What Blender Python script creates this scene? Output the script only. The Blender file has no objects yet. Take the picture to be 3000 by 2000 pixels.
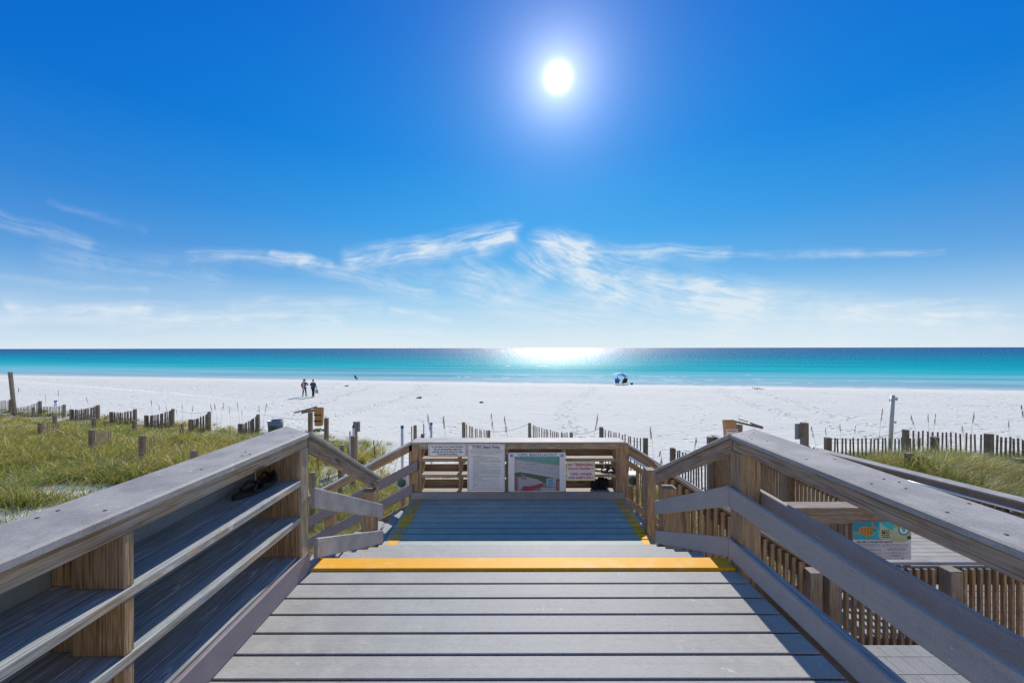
import bpy, bmesh, math, random
import numpy as np
from mathutils import Vector, Matrix
random.seed(7); rng = np.random.default_rng(7)
sc = bpy.context.scene
COL = sc.collection
V = Vector
F = 1166.7; CAMZ = 1.48
def yh(x): return 1021.7 - 0.0017*x
def pz(x, y, z):
    D = (CAMZ-z)*F/(y-yh(x)); return V(((x-1500)/F*D, D, z))
def pd(x, y, D): return V(((x-1500)/F*D, D, CAMZ-(y-yh(x))/F*D))

# ------------------------------------------------------------------ node helpers
class NT:
    def __init__(s, tree):
        s.t = tree; s.n = tree.nodes; s.l = tree.links
    def node(s, typ, **kw):
        nd = s.n.new(typ)
        for k, v in kw.items(): setattr(nd, k, v)
        return nd
    def put(s, sock, v):
        if v is None: return
        if isinstance(v, bpy.types.NodeSocket): s.l.new(v, sock)
        else:
            try: sock.default_value = v
            except Exception:
                sock.default_value = (*v, 1.0) if len(v) == 3 else v
    def math(s, op, a, b=None, c=None, clamp=False):
        nd = s.node('ShaderNodeMath', operation=op, use_clamp=clamp)
        s.put(nd.inputs[0], a); s.put(nd.inputs[1], b); s.put(nd.inputs[2], c)
        return nd.outputs[0]
    def vmath(s, op, a, b=None, scale=None):
        nd = s.node('ShaderNodeVectorMath', operation=op)
        s.put(nd.inputs[0], a); s.put(nd.inputs[1], b)
        if scale is not None: s.put(nd.inputs['Scale'], scale)
        return nd.outputs['Value'] if op in ('DOT_PRODUCT', 'LENGTH', 'DISTANCE') else nd.outputs['Vector']
    def comb(s, x, y, z=0.0):
        nd = s.node('ShaderNodeCombineXYZ')
        s.put(nd.inputs[0], x); s.put(nd.inputs[1], y); s.put(nd.inputs[2], z); return nd.outputs[0]
    def sep(s, v):
        nd = s.node('ShaderNodeSeparateXYZ'); s.put(nd.inputs[0], v); return nd.outputs
    def noise(s, vec, scale=5, detail=4, rough=0.55, dist=0.0):
        nd = s.node('ShaderNodeTexNoise'); s.put(nd.inputs['Vector'], vec)
        s.put(nd.inputs['Scale'], scale); s.put(nd.inputs['Detail'], detail)
        s.put(nd.inputs['Roughness'], rough); s.put(nd.inputs['Distortion'], dist)
        return nd.outputs['Fac']
    def ramp(s, fac, stops, interp='LINEAR'):
        nd = s.node('ShaderNodeValToRGB'); cr = nd.color_ramp; cr.interpolation = interp
        while len(cr.elements) < len(stops): cr.elements.new(0.5)
        for e, (p, c) in zip(cr.elements, stops):
            e.position = p; e.color = (*c, 1) if not isinstance(c, (int, float)) else (c, c, c, 1)
        s.put(nd.inputs[0], fac); return nd.outputs[0]
    def mr(s, v, a, b, c=0.0, d=1.0, smooth=True):
        nd = s.node('ShaderNodeMapRange', interpolation_type='SMOOTHSTEP' if smooth else 'LINEAR')
        for i, x in enumerate((v, a, b, c, d)): s.put(nd.inputs[i], x)
        return nd.outputs[0]
    def mix(s, f, a, b, mode='MIX'):
        nd = s.node('ShaderNodeMix', data_type='RGBA', blend_type=mode)
        s.put(nd.inputs['Factor'], f); s.put(nd.inputs[6], a); s.put(nd.inputs[7], b); return nd.outputs[2]
    def bump(s, h, strength=0.3, dist=0.01, normal=None):
        nd = s.node('ShaderNodeBump'); s.put(nd.inputs['Height'], h)
        s.put(nd.inputs['Strength'], strength); s.put(nd.inputs['Distance'], dist)
        if normal is not None: s.put(nd.inputs['Normal'], normal)
        return nd.outputs[0]

def material(name):
    m = bpy.data.materials.new(name); m.use_nodes = True
    t = NT(m.node_tree); bsdf = m.node_tree.nodes['Principled BSDF']
    return m, t, bsdf
def attr(t, name):
    nd = t.node('ShaderNodeAttribute'); nd.attribute_name = name; return nd

def plain(name, col, rough=0.6, metal=0.0, var=0.12, scale=30, spec=0.5):
    m, t, b = material(name)
    tc = t.node('ShaderNodeTexCoord').outputs['Object']
    n = t.noise(tc, scale, 3)
    c = t.mix(n, tuple(x*(1-var) for x in col)+(1,), tuple(min(1, x*(1+var)) for x in col)+(1,))
    t.put(b.inputs['Base Color'], c); b.inputs['Roughness'].default_value = rough
    b.inputs['Metallic'].default_value = metal
    b.inputs['Specular IOR Level'].default_value = spec
    return m

def wood(name, light, dark, grey, greyamt=0.35, rough=0.75, topgrey=0.5, knots=True, mold=0.25, scuff=0.0):
    """timber: grain follows each board's own long axis (attribute gc)"""
    m, t, b = material(name)
    gc = attr(t, 'gc').outputs['Vector']
    sx, sy, sz = t.sep(gc)
    wob = t.noise(t.comb(t.math('MULTIPLY', sx, 2.4), t.math('MULTIPLY', sy, 8), t.math('MULTIPLY', sz, 8)), 1.0, 3)
    ringc = t.math('ADD', t.math('MULTIPLY', sy, 26), t.math('MULTIPLY', wob, 11))
    ringc = t.math('ADD', ringc, t.math('MULTIPLY', sz, 30))
    ring = t.math('SINE', t.math('MULTIPLY', ringc, 3.0))
    ring = t.math('MULTIPLY_ADD', ring, 0.5, 0.5)
    ring = t.math('POWER', ring, 1.6)
    fib = t.noise(t.comb(t.math('MULTIPLY', sx, 4), t.math('MULTIPLY', sy, 160), t.math('MULTIPLY', sz, 160)), 1.0, 4, 0.6)
    blot = t.noise(gc, 4.0, 4, 0.6)
    col = t.mix(t.math('MULTIPLY', ring, 0.68), (*light, 1), (*dark, 1))
    tn_ = attr(t, 'tone').outputs['Fac']
    col = t.mix(t.mr(tn_, 0.88, 1.06, 0.55, 0.0), col, (*[x*0.55+0.02 for x in light], 1))
    col = t.mix(t.mr(fib, 0.42, 0.7), col, (*[x*0.62 for x in dark], 1))
    geo = t.node('ShaderNodeNewGeometry').outputs['Normal']
    nz = t.sep(geo)[2]
    ga = t.math('ADD', t.math('MULTIPLY', t.mr(nz, 0.3, 0.9), topgrey), t.mr(blot, 0.35, 0.75, 0.0, greyamt*1.7))
    ga = t.math('MINIMUM', ga, 0.95)
    greyc = t.mix(t.mr(fib, 0.35, 0.7), (*[min(1, x*1.15) for x in grey], 1), (*[x*0.5 for x in grey], 1))
    col = t.mix(ga, col, greyc)
    if knots:
        vv = t.node('ShaderNodeTexVoronoi', feature='F1'); t.put(vv.inputs['Scale'], 1.0)
        t.put(vv.inputs['Vector'], t.comb(t.math('MULTIPLY', sx, 1.5), t.math('MULTIPLY', sy, 5), t.math('MULTIPLY', sz, 5)))
        k = t.mr(vv.outputs['Distance'], 0.05, 0.12, 1.0, 0.0)
        col = t.mix(t.math('MULTIPLY', k, 0.8), col, (*[x*0.3 for x in dark], 1))
    mo = t.mr(t.noise(gc, 9.0, 5, 0.7), 0.56, 0.72, 0.0, mold)
    col = t.mix(mo, col, (0.03, 0.028, 0.025, 1))
    if scuff:
        s1 = t.mr(t.noise(t.comb(t.math('MULTIPLY', sx, 7), t.math('MULTIPLY', sy, 22), t.math('MULTIPLY', sz, 22)), 1.0, 6, 0.7, 0.5), 0.56, 0.66)
        s1 = t.math('MULTIPLY', s1, t.mr(t.noise(gc, 2.3, 2), 0.42, 0.6))
        col = t.mix(t.math('MULTIPLY', s1, scuff), col, (0.85, 0.86, 0.85, 1))
    t.put(b.inputs['Base Color'], col); b.inputs['Roughness'].default_value = rough
    b.inputs['Specular IOR Level'].default_value = 0.25
    h = t.math('ADD', t.math('MULTIPLY', fib, 0.6), t.math('MULTIPLY', ring, 0.4))
    t.put(b.inputs['Normal'], t.bump(h, 0.55, 0.004))
    return m

def composite(name, col, rough=0.5, stain=0.25, speck=0.1, spec=0.5, grain=0.15, side=0.0):
    """moulded grey deck board, fine grain, dust and stains"""
    m, t, b = material(name)
    gc = attr(t, 'gc').outputs['Vector']
    pos = t.node('ShaderNodeNewGeometry').outputs['Position']
    sx, sy, sz = t.sep(gc)
    fine = t.noise(t.comb(t.math('MULTIPLY', sx, 25), t.math('MULTIPLY', sy, 220), t.math('MULTIPLY', sz, 220)), 1.0, 3)
    blot = t.noise(pos, 5.0, 5, 0.65); big = t.noise(pos, 1.3, 3)
    per = t.node('ShaderNodeAttribute'); per.attribute_name = 'tone'
    c = t.mix(t.mr(blot, 0.3, 0.7), (*[x*(1-stain) for x in col], 1), (*[min(1, x*(1+stain*0.7)) for x in col], 1))
    c = t.mix(t.math('MULTIPLY', t.mr(fine, 0.4, 0.7), grain), c, (*[x*0.45 for x in col], 1))
    c = t.mix(1.0, c, t.comb(per.outputs['Fac'], per.outputs['Fac'], per.outputs['Fac']), 'MULTIPLY')
    sp = t.node('ShaderNodeTexVoronoi'); t.put(sp.inputs['Vector'], pos); sp.inputs['Scale'].default_value = 9
    spm = t.mr(sp.outputs['Distance'], 0.03, 0.07, 1.0, 0.0)
    spm = t.math('MULTIPLY', spm, t.mr(t.noise(pos, 3.1, 2), 0.5, 0.62))
    c = t.mix(t.math('MULTIPLY', spm, 0.75), c, (0.75, 0.74, 0.72, 1))
    stk = t.noise(t.comb(t.math('MULTIPLY', sx, 1.6), t.math('MULTIPLY', sy, 55), t.math('MULTIPLY', sz, 55)), 1.0, 5, 0.65)
    c = t.mix(t.mr(stk, 0.42, 0.72, 0.0, 0.30), c, (*[x*0.55 for x in col], 1))
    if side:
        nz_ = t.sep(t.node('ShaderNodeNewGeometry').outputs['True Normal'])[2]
        c = t.mix(t.mr(nz_, 0.1, 0.85, side, 0.0), c, (0.012, 0.012, 0.014, 1))  # board sides coloured near black to stand in for shade in the gaps
    salt = t.noise(pos, 170, 4, 0.8)
    c = t.mix(t.mr(salt, 0.35, 0.68, 0.0, 0.34), c, (*[min(1, x*1.75) for x in col], 1))
    c = t.mix(t.mr(t.noise(pos, 23, 5, 0.75), 0.5, 0.75, 0.0, 0.35), c, (*[x*0.6 for x in col], 1))
    dk = t.mr(t.noise(pos, 60, 2), 0.70, 0.78)
    c = t.mix(t.math('MULTIPLY', dk, speck*4), c, (0.05, 0.05, 0.05, 1))
    # dried salty scuffs
    sc_ = t.math('MULTIPLY', t.mr(t.noise(pos, 14, 6, 0.75, 0.6), 0.6, 0.68), t.mr(big, 0.5, 0.62))
    c = t.mix(t.math('MULTIPLY', sc_, 0.45), c, (0.8, 0.8, 0.8, 1))
    t.put(b.inputs['Base Color'], c)
    t.put(b.inputs['Roughness'], t.mr(blot, 0.3, 0.7, rough-0.03, rough+0.04))
    b.inputs['Specular IOR Level'].default_value = spec
    t.put(b.inputs['Normal'], t.bump(t.math('ADD', fine, t.noise(pos, 300, 2)), 0.25, 0.002))
    return m

def paint_worn(name, col, under, wear=0.5, lo=0.45, hi=0.6):
    m, t, b = material(name)
    pos = t.node('ShaderNodeNewGeometry').outputs['Position']
    n = t.noise(pos, 11, 6, 0.7); n2 = t.noise(pos, 1.6, 2)
    w = t.mr(t.math('ADD', t.math('MULTIPLY', n, 0.55), t.math('MULTIPLY', n2, 0.5)), lo, hi, 0.0, wear)
    fine = t.noise(pos, 120, 3)
    c0 = t.mix(t.math('MULTIPLY', t.mr(fine, 0.45, 0.7), 0.3), (*col, 1), (*[min(1, x*1.2+0.03) for x in col], 1))
    t.put(b.inputs['Base Color'], t.mix(w, c0, (*under, 1)))
    b.inputs['Roughness'].default_value = 0.6; b.inputs['Specular IOR Level'].default_value = 0.25
    t.put(b.inputs['Normal'], t.bump(fine, 0.3, 0.002))
    return m

M = {}
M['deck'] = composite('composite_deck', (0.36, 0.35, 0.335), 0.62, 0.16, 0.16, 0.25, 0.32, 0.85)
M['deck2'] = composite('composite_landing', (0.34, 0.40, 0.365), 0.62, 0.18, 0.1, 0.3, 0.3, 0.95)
M['cap'] = composite('composite_cap', (0.335, 0.315, 0.30), 0.62, 0.3, 0.14, 0.25, 0.35)
M['railboard'] = composite('composite_rail', (0.365, 0.335, 0.31), 0.6, 0.1, 0.08, 0.4, 0.25)
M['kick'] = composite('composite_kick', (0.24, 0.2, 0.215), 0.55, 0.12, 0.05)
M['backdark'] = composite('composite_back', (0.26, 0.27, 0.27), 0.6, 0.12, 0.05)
M['wood'] = wood('timber_post', (0.56, 0.36, 0.19), (0.28, 0.155, 0.075), (0.3, 0.26, 0.22), 0.25, topgrey=0.4, mold=0.2)
M['woodface'] = wood('timber_board', (0.60, 0.44, 0.27), (0.33, 0.2, 0.105), (0.4, 0.36, 0.31), 0.5, topgrey=0.6, mold=0.25)
M['woodgrey'] = wood('timber_weathered', (0.44, 0.31, 0.2), (0.25, 0.165, 0.1), (0.34, 0.28, 0.23), 0.6, topgrey=0.6, mold=0.35)
M['shelf'] = wood('timber_shelf', (0.62, 0.48, 0.33), (0.4, 0.3, 0.2), (0.38, 0.42, 0.43), 0.6, topgrey=0.85, mold=0.12, scuff=0.6)
M['baluster'] = wood('timber_baluster', (0.54, 0.35, 0.18), (0.28, 0.155, 0.07), (0.28, 0.23, 0.18), 0.35, topgrey=0.4, knots=False)
M['picket'] = wood('fence_picket', (0.27, 0.19, 0.15), (0.15, 0.10, 0.08), (0.30, 0.27, 0.25), 0.5, topgrey=0.4, knots=False)
M['fencepost'] = wood('fence_post', (0.33, 0.25, 0.17), (0.19, 0.13, 0.09), (0.30, 0.27, 0.23), 0.6, topgrey=0.5)
M['yellow'] = paint_worn('safety_yellow', (0.84, 0.385, 0.003), (0.8, 0.55, 0.22), 0.45, 0.5, 0.64)
M['stripe'] = paint_worn('worn_yellow', (0.85, 0.42, 0.006), (0.3, 0.27, 0.22), 0.75, 0.47, 0.6)
M['metal'] = plain('handrail_metal', (0.75, 0.76, 0.78), 0.3, 1.0, 0.05)
M['screw'] = plain('screw_dark', (0.03, 0.03, 0.03), 0.6)
M['white'] = plain('white_board', (0.82, 0.81, 0.79), 0.45, 0, 0.03)
M['whitebox'] = plain('white_plastic', (0.62, 0.64, 0.68), 0.4, 0, 0.05)
M['lens'] = plain('green_lens', (0.03, 0.11, 0.11), 0.15, 0, 0.2)
M['pvc'] = plain('pvc_pipe', (0.68, 0.69, 0.7), 0.4, 0, 0.08)
M['pvcold'] = plain('weathered_pipe', (0.5, 0.5, 0.46), 0.5, 0, 0.2, 8)
M['bluecap'] = plain('blue_cap', (0.02, 0.07, 0.42), 0.4)
M['bin'] = plain('bin_metal', (0.17, 0.23, 0.32), 0.45, 0.3, 0.15, 6)
M['signback'] = plain('sign_aluminium', (0.36, 0.38, 0.4), 0.45, 0.4, 0.06)
M['ink'] = plain('sign_ink', (0.035, 0.045, 0.07), 0.6)
M['inkred'] = plain('sign_red', (0.5, 0.01, 0.02), 0.5)
M['borderred'] = plain('border_red', (0.38, 0.03, 0.04), 0.5)
M['inkblue'] = plain('sign_blue', (0.02, 0.05, 0.33), 0.5)
M['signyellow'] = plain('sign_yellow', (0.8, 0.68, 0.02), 0.5)
M['black'] = plain('black_rubber', (0.012, 0.012, 0.014), 0.55)
M['blackfur'] = plain('black_cloth', (0.01, 0.01, 0.012), 0.9)
M['navy'] = plain('navy_sole', (0.02, 0.03, 0.07), 0.6)
M['cream'] = plain('cream_sole', (0.6, 0.55, 0.5), 0.7)
M['skin'] = plain('skin', (0.5, 0.29, 0.2), 0.55)
M['red'] = plain('red_vest', (0.62, 0.02, 0.03), 0.8)
M['charcoal'] = plain('charcoal_cloth', (0.03, 0.045, 0.065), 0.9)
M['jacket'] = plain('slate_jacket', (0.03, 0.06, 0.1), 0.85)
M['dark'] = plain('dark_cloth', (0.02, 0.025, 0.035), 0.9)
M['straw'] = plain('straw_hat', (0.35, 0.2, 0.09), 0.9)
M['hair'] = plain('brown_hair', (0.07, 0.04, 0.03), 0.8)
M['ltblue'] = plain('light_blue_cloth', (0.12, 0.5, 0.75), 0.7)
M['royal'] = plain('royal_blue_canvas', (0.01, 0.13, 0.55), 0.7)
M['skyblue'] = plain('sky_blue_canvas', (0.1, 0.45, 0.8), 0.7)
M['chairblue'] = plain('navy_canvas', (0.01, 0.06, 0.3), 0.7)
M['tan'] = plain('tan_bag', (0.6, 0.36, 0.08), 0.7)
M['teal'] = plain('teal_print', (0.0, 0.28, 0.36), 0.5)
M['turq'] = plain('turquoise_print', (0.02, 0.48, 0.52), 0.5)
M['pale'] = plain('pale_print', (0.5, 0.55, 0.33), 0.5, 0, 0.25, 12)
M['orange'] = plain('turtle_orange', (0.6, 0.26, 0.04), 0.5, 0, 0.4, 60)
M['spot'] = plain('turtle_spot', (0.05, 0.07, 0.05), 0.5)
M['mapsand'] = plain('map_sand', (0.5, 0.52, 0.55), 0.6, 0, 0.15, 90)
M['mapsea'] = plain('map_sea', (0.16, 0.38, 0.33), 0.6, 0, 0.25, 12)
M['mapgreen'] = plain('map_scrub', (0.12, 0.14, 0.08), 0.6, 0, 0.4, 60)
M['mapgrey'] = plain('map_buildings', (0.42, 0.42, 0.43), 0.6, 0, 0.45, 130)
M['mapred'] = plain('map_roofs', (0.4, 0.06, 0.1), 0.6, 0, 0.4, 60)
M['maproad'] = plain('map_ground', (0.24, 0.23, 0.22), 0.6, 0, 0.5, 70)
M['mappool'] = plain('map_pool', (0.03, 0.4, 0.6), 0.6)
def kraft():
    m, t, b = material('kraft_paper')
    tc = t.node('ShaderNodeTexCoord').outputs['Object']
    n = t.noise(tc, 9, 4)
    t.put(b.inputs['Base Color'], t.mix(n, (0.42, 0.2, 0.06, 1), (0.62, 0.36, 0.14, 1)))
    b.inputs['Roughness'].default_value = 0.85
    t.put(b.inputs['Normal'], t.bump(t.noise(tc, 6, 3), 0.8, 0.03))
    return m
M['kraft'] = kraft()
M['glass'] = plain('lamp_glass', (0.05, 0.16, 0.17), 0.12)

# ------------------------------------------------------------------ mesh builder
class MB:
    def __init__(s): s.v = []; s.f = []; s.g = []; s.t = []; s.smooth = []
    def box(s, o, U, Vv, W, b=0.0, tone=None, keep=False):
        """parallelepiped: corner o, edge vectors U,V,W; b chamfer"""
        o = V(o); ax = [V(U), V(Vv), V(W)]; L = [a.length for a in ax]
        off = V((random.uniform(-50, 50), random.uniform(-50, 50), random.uniform(-50, 50)))
        order = [0, 1, 2] if keep else sorted(range(3), key=lambda i: -L[i])
        tn = random.uniform(0.88, 1.06) if tone is None else tone
        base = len(s.v)
        b = min(b, min(L)*0.45)
        ins = [b/l if l > 0 else 0 for l in L]
        c = o + (ax[0]+ax[1]+ax[2])*0.5
        def addv(co):
            p = o + ax[0]*co[0] + ax[1]*co[1] + ax[2]*co[2]
            s.v.append(p); s.t.append(tn)
            s.g.append(tuple(co[i]*L[i] + off[k] for k, i in enumerate(order)))
        def addf(idx, sm=False):
            vs = [s.v[base+i] for i in idx]
            n = (vs[1]-vs[0]).cross(vs[2]-vs[0])
            cc = sum(vs, V())/len(vs)
            if n.dot(cc-c) < 0: idx = idx[::-1]
            s.f.append([base+i for i in idx]); s.smooth.append(False)
        corners = [(i, j, k) for i in (0, 1) for j in (0, 1) for k in (0, 1)]
        if b <= 0:
            for q in corners: addv(q)
            ci = {q: n for n, q in enumerate(corners)}
            for a in range(3):
                for sg in (0, 1):
                    o1, o2 = [x for x in range(3) if x != a]
                    idx = []
                    for (p, q) in ((0, 0), (1, 0), (1, 1), (0, 1)):
                        c3 = [0, 0, 0]; c3[a] = sg; c3[o1] = p; c3[o2] = q; idx.append(ci[tuple(c3)])
                    addf(idx)
            return s
        ci = {}
        n = 0
        for q in corners:
            for a in range(3):
                co = [0, 0, 0]
                for i in range(3):
                    co[i] = q[i] if i == a else (ins[i] if q[i] == 0 else 1-ins[i])
                addv(co); ci[(q, a)] = n; n += 1
        for a in range(3):
            for sg in (0, 1):
                o1, o2 = [x for x in range(3) if x != a]
                idx = []
                for (p, q) in ((0, 0), (1, 0), (1, 1), (0, 1)):
                    c3 = [0, 0, 0]; c3[a] = sg; c3[o1] = p; c3[o2] = q; idx.append(ci[(tuple(c3), a)])
                addf(idx)
        for c_ in range(3):
            a, b_ = [x for x in range(3) if x != c_]
            for p in (0, 1):
                for q in (0, 1):
                    k0 = [0, 0, 0]; k0[a] = p; k0[b_] = q; k1 = list(k0); k1[c_] = 1
                    k0 = tuple(k0); k1 = tuple(k1)
                    addf([ci[(k0, a)], ci[(k1, a)], ci[(k1, b_)], ci[(k0, b_)]])
        for q in corners: addf([ci[(q, 0)], ci[(q, 1)], ci[(q, 2)]])
        return s
    def aabb(s, x0, x1, y0, y1, z0, z1, b=0.0, tone=None):
        return s.box((x0, y0, z0), (x1-x0, 0, 0), (0, y1-y0, 0), (0, 0, z1-z0), b, tone)
    def poly(s, pts, tone=1.0):
        base = len(s.v)
        for p in pts: s.v.append(V(p)); s.g.append(tuple(p)); s.t.append(tone)
        s.f.append([base+i for i in range(len(pts))]); s.smooth.append(False); return s
    def tube(s, pts, rad, n=10, caps=True, smooth=True):
        pts = [V(p) for p in pts]; m = len(pts)
        rads = rad if isinstance(rad, (list, tuple)) else [rad]*m
        base = len(s.v); L = 0; offx = random.uniform(-9, 9)
        ref = None
        for i, p in enumerate(pts):
            d = (pts[min(i+1, m-1)]-pts[max(i-1, 0)]).normalized()
            if ref is None:
                ref = V((0, 0, 1)) if abs(d.z) < 0.9 else V((1, 0, 0))
            u = d.cross(ref).normalized(); w = u.cross(d).normalized()
            if i: L += (p-pts[i-1]).length
            for k in range(n):
                a = 2*math.pi*k/n
                s.v.append(p + (u*math.cos(a)+w*math.sin(a))*rads[i]); s.g.append((L+offx, math.cos(a)*rads[i], math.sin(a)*rads[i])); s.t.append(1.0)
        for i in range(m-1):
            for k in range(n):
                s.f.append([base+i*n+k, base+i*n+(k+1) % n, base+(i+1)*n+(k+1) % n, base+(i+1)*n+k]); s.smooth.append(smooth)
        if caps:
            s.f.append([base+k for k in range(n)][::-1]); s.smooth.append(False)
            s.f.append([base+(m-1)*n+k for k in range(n)]); s.smooth.append(False)
        return s
    def lathe(s, c, prof, n=24, smooth=True, sx=1, sy=1):
        c = V(c); base = len(s.v)
        for (r, z) in prof:
            for k in range(n):
                a = 2*math.pi*k/n; p = c+V((r*sx*math.cos(a), r*sy*math.sin(a), z))
                s.v.append(p); s.g.append(tuple(p)); s.t.append(1.0)
        for i in range(len(prof)-1):
            for k in range(n):
                s.f.append([base+i*n+k, base+i*n+(k+1) % n, base+(i+1)*n+(k+1) % n, base+(i+1)*n+k]); s.smooth.append(smooth)
        return s
    def build(s, name, mat, parent=None):
        me = bpy.data.meshes.new(name)
        org = V(parent['_o']) if parent is not None else V((0, 0, 0))
        me.from_pydata([tuple(v-org) for v in s.v], [], s.f)
        at = me.attributes.new('gc', 'FLOAT_VECTOR', 'POINT')
        at.data.foreach_set('vector', np.array(s.g, dtype=np.float32).ravel())
        a2 = me.attributes.new('tone', 'FLOAT', 'POINT')
        a2.data.foreach_set('value', np.array(s.t, dtype=np.float32))
        me.polygons.foreach_set('use_smooth', s.smooth)
        me.update()
        me.materials.append(M[mat] if isinstance(mat, str) else mat)
        o = bpy.data.objects.new(name, me); COL.objects.link(o)
        if parent is not None: o.parent = parent; o['_o'] = parent['_o']
        else: o['_o'] = (0.0, 0.0, 0.0)
        return o
ALLROOT = []
def thing(name, label, cat, loc=(0, 0, 0), group=None):
    o = bpy.data.objects.new(name, None); COL.objects.link(o); o.location = loc
    o.empty_display_size = 0.1
    o['label'] = label; o['category'] = cat; o['_o'] = tuple(loc)
    if group: o['group'] = group
    return o
def tag(o, label=None, cat=None, group=None, kind=None):
    if label: o['label'] = label
    if cat: o['category'] = cat
    if group: o['group'] = group
    if kind: o['kind'] = kind
    return o
def rebase(o, loc):
    """single-mesh thing: move its origin to its base"""
    o.data.transform(Matrix.Translation(-V(loc))); o.location = loc; return o
def copy_tree(o, parent=None):
    c = o.copy(); COL.objects.link(c); c.parent = parent
    for ch in list(o.children): copy_tree(ch, c)
    return c

# ------------------------------------------------------------------ ground
def sstep(x, a, b):
    t = np.clip((x-a)/(b-a), 0, 1); return t*t*(3-2*t)
def vnoise(X, Y, f, seed=0):
    r = 0
    g = np.random.default_rng(seed)
    for i in range(5):
        a = g.uniform(0, 6.28); k = f*g.uniform(0.6, 1.6); ph = g.uniform(0, 6.28)
        r = r + np.sin((X*math.cos(a)+Y*math.sin(a))*k+ph+1.3*np.sin((X*math.sin(a)-Y*math.cos(a))*k*0.6+ph*2))
    return r/5
def shore_s(X, Y): return Y-(62.3-0.195*X)
def dune_left(X, Y):
    yf = 20+(-X-12.5)*0.29
    return sstep(-X, 3.2, 9.5), Y/np.maximum(yf, 8)
def ground(X, Y):
    X = np.asarray(X, float); Y = np.asarray(Y, float)
    zb = np.interp(Y, [-20, 6, 8, 10, 14, 20, 40, 60], [-2.1, -2.0, -2.2, -2.55, -2.95, -3.15, -3.42, -3.5])
    s = shore_s(X, Y)
    zs = np.interp(s, [-90, -45, -25, -14, -4, 0, 10, 100, 400], [-1.0, -2.7, -3.32, -3.48, -3.72, -3.93, -4.3, -9, -20])
    z = np.minimum(zb, zs)
    m, t = dune_left(X, Y)
    zd = np.interp(t, [0, 0.25, 0.4, 0.65, 0.82, 0.95, 1.1, 1.5], [-1.7, -1.7, -1.8, -2.02, -2.4, -2.8, -3.0, -3.3]) + 0.08*vnoise(X, Y, 0.7, 3) + np.clip(0.014*(-X-18), 0, 0.3)*(t > 0.6)*sstep(t, 0.6, 0.9)
    z = np.where(t < 1.55, np.maximum(z, z+(zd-z)*m), z)
    m2 = sstep(X, 8.2, 9.2)
    zr = np.interp(Y, [0, 8, 9.6, 11, 12.4, 14.5, 19], [-1.45, -1.45, -1.58, -1.8, -2.0, -2.5, -3.1]) + 0.06*vnoise(X, Y, 0.9, 5)
    z = np.where(Y < 19, np.maximum(z, z+(zr-z)*m2), z)
    dry = sstep(-s, 3, 12)
    z = z + dry*(0.035*vnoise(X, Y, 0.5, 11)+0.02*vnoise(X, Y, 1.7, 12))*sstep(Y, 6, 12)
    return z
def gz(x, y): return float(ground(np.array([x]), np.array([y]))[0])
def gp(x, y, d0=6, d1=140):
    best = None; D = d0
    while D < d1:
        p = pd(x, y, D)
        if p.z <= gz(p.x, p.y): return V((p.x, p.y, gz(p.x, p.y)))
        D *= 1.004
    return pd(x, y, d1)

def veg_density(X, Y):
    """0..1 how thickly the dunes are grown over"""
    m, t = dune_left(X, Y)
    L = sstep(-X, 4.2, 7.5)*(1-sstep(t, 0.98, 1.1))*sstep(Y, 2.5, 4)
    bare = sstep(vnoise(X, Y, 1.1, 21)+0.5*vnoise(X, Y, 3.1, 22), -0.35, 0.25)
    near = 1-sstep(Y, 9.5, 11.5)*1.0
    L = L*np.where(Y < 10.5, 0.08+0.92*bare*sstep(Y, 4, 5), 0.42+0.58*bare)
    patch = np.exp(-(((X+10.4)/2.6)**2+((Y-9.3)/0.75)**2)); L = L*(1-0.97*np.clip(patch*1.6, 0, 1))
    patch = np.exp(-(((X+9.6)/1.9)**2+((Y-7.6)/0.7)**2)); L = L*(1-0.93*np.clip(patch*1.5, 0, 1))
    R = sstep(X, 8.2, 8.9)*(1-sstep(Y+0.6*vnoise(X, Y, 1.3, 8), 12.2, 13.4))*sstep(Y, 3, 4)
    R = R*(0.75+0.25*sstep(vnoise(X, Y, 1.4, 25), -0.6, 0.2))
    C = sstep(Y, 6.0, 6.4)*(1-sstep(Y+0.9*vnoise(X, Y, 1.2, 9), 9.8, 13.2))*sstep(X, -5.2, -3.8)*(1-sstep(X, 3.9, 4.6))
    C = C*(0.8+0.2*sstep(vnoise(X, Y, 1.9, 27), -0.5, 0.3))
    return np.clip(np.maximum(np.maximum(L, R), C), 0, 1)

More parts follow.
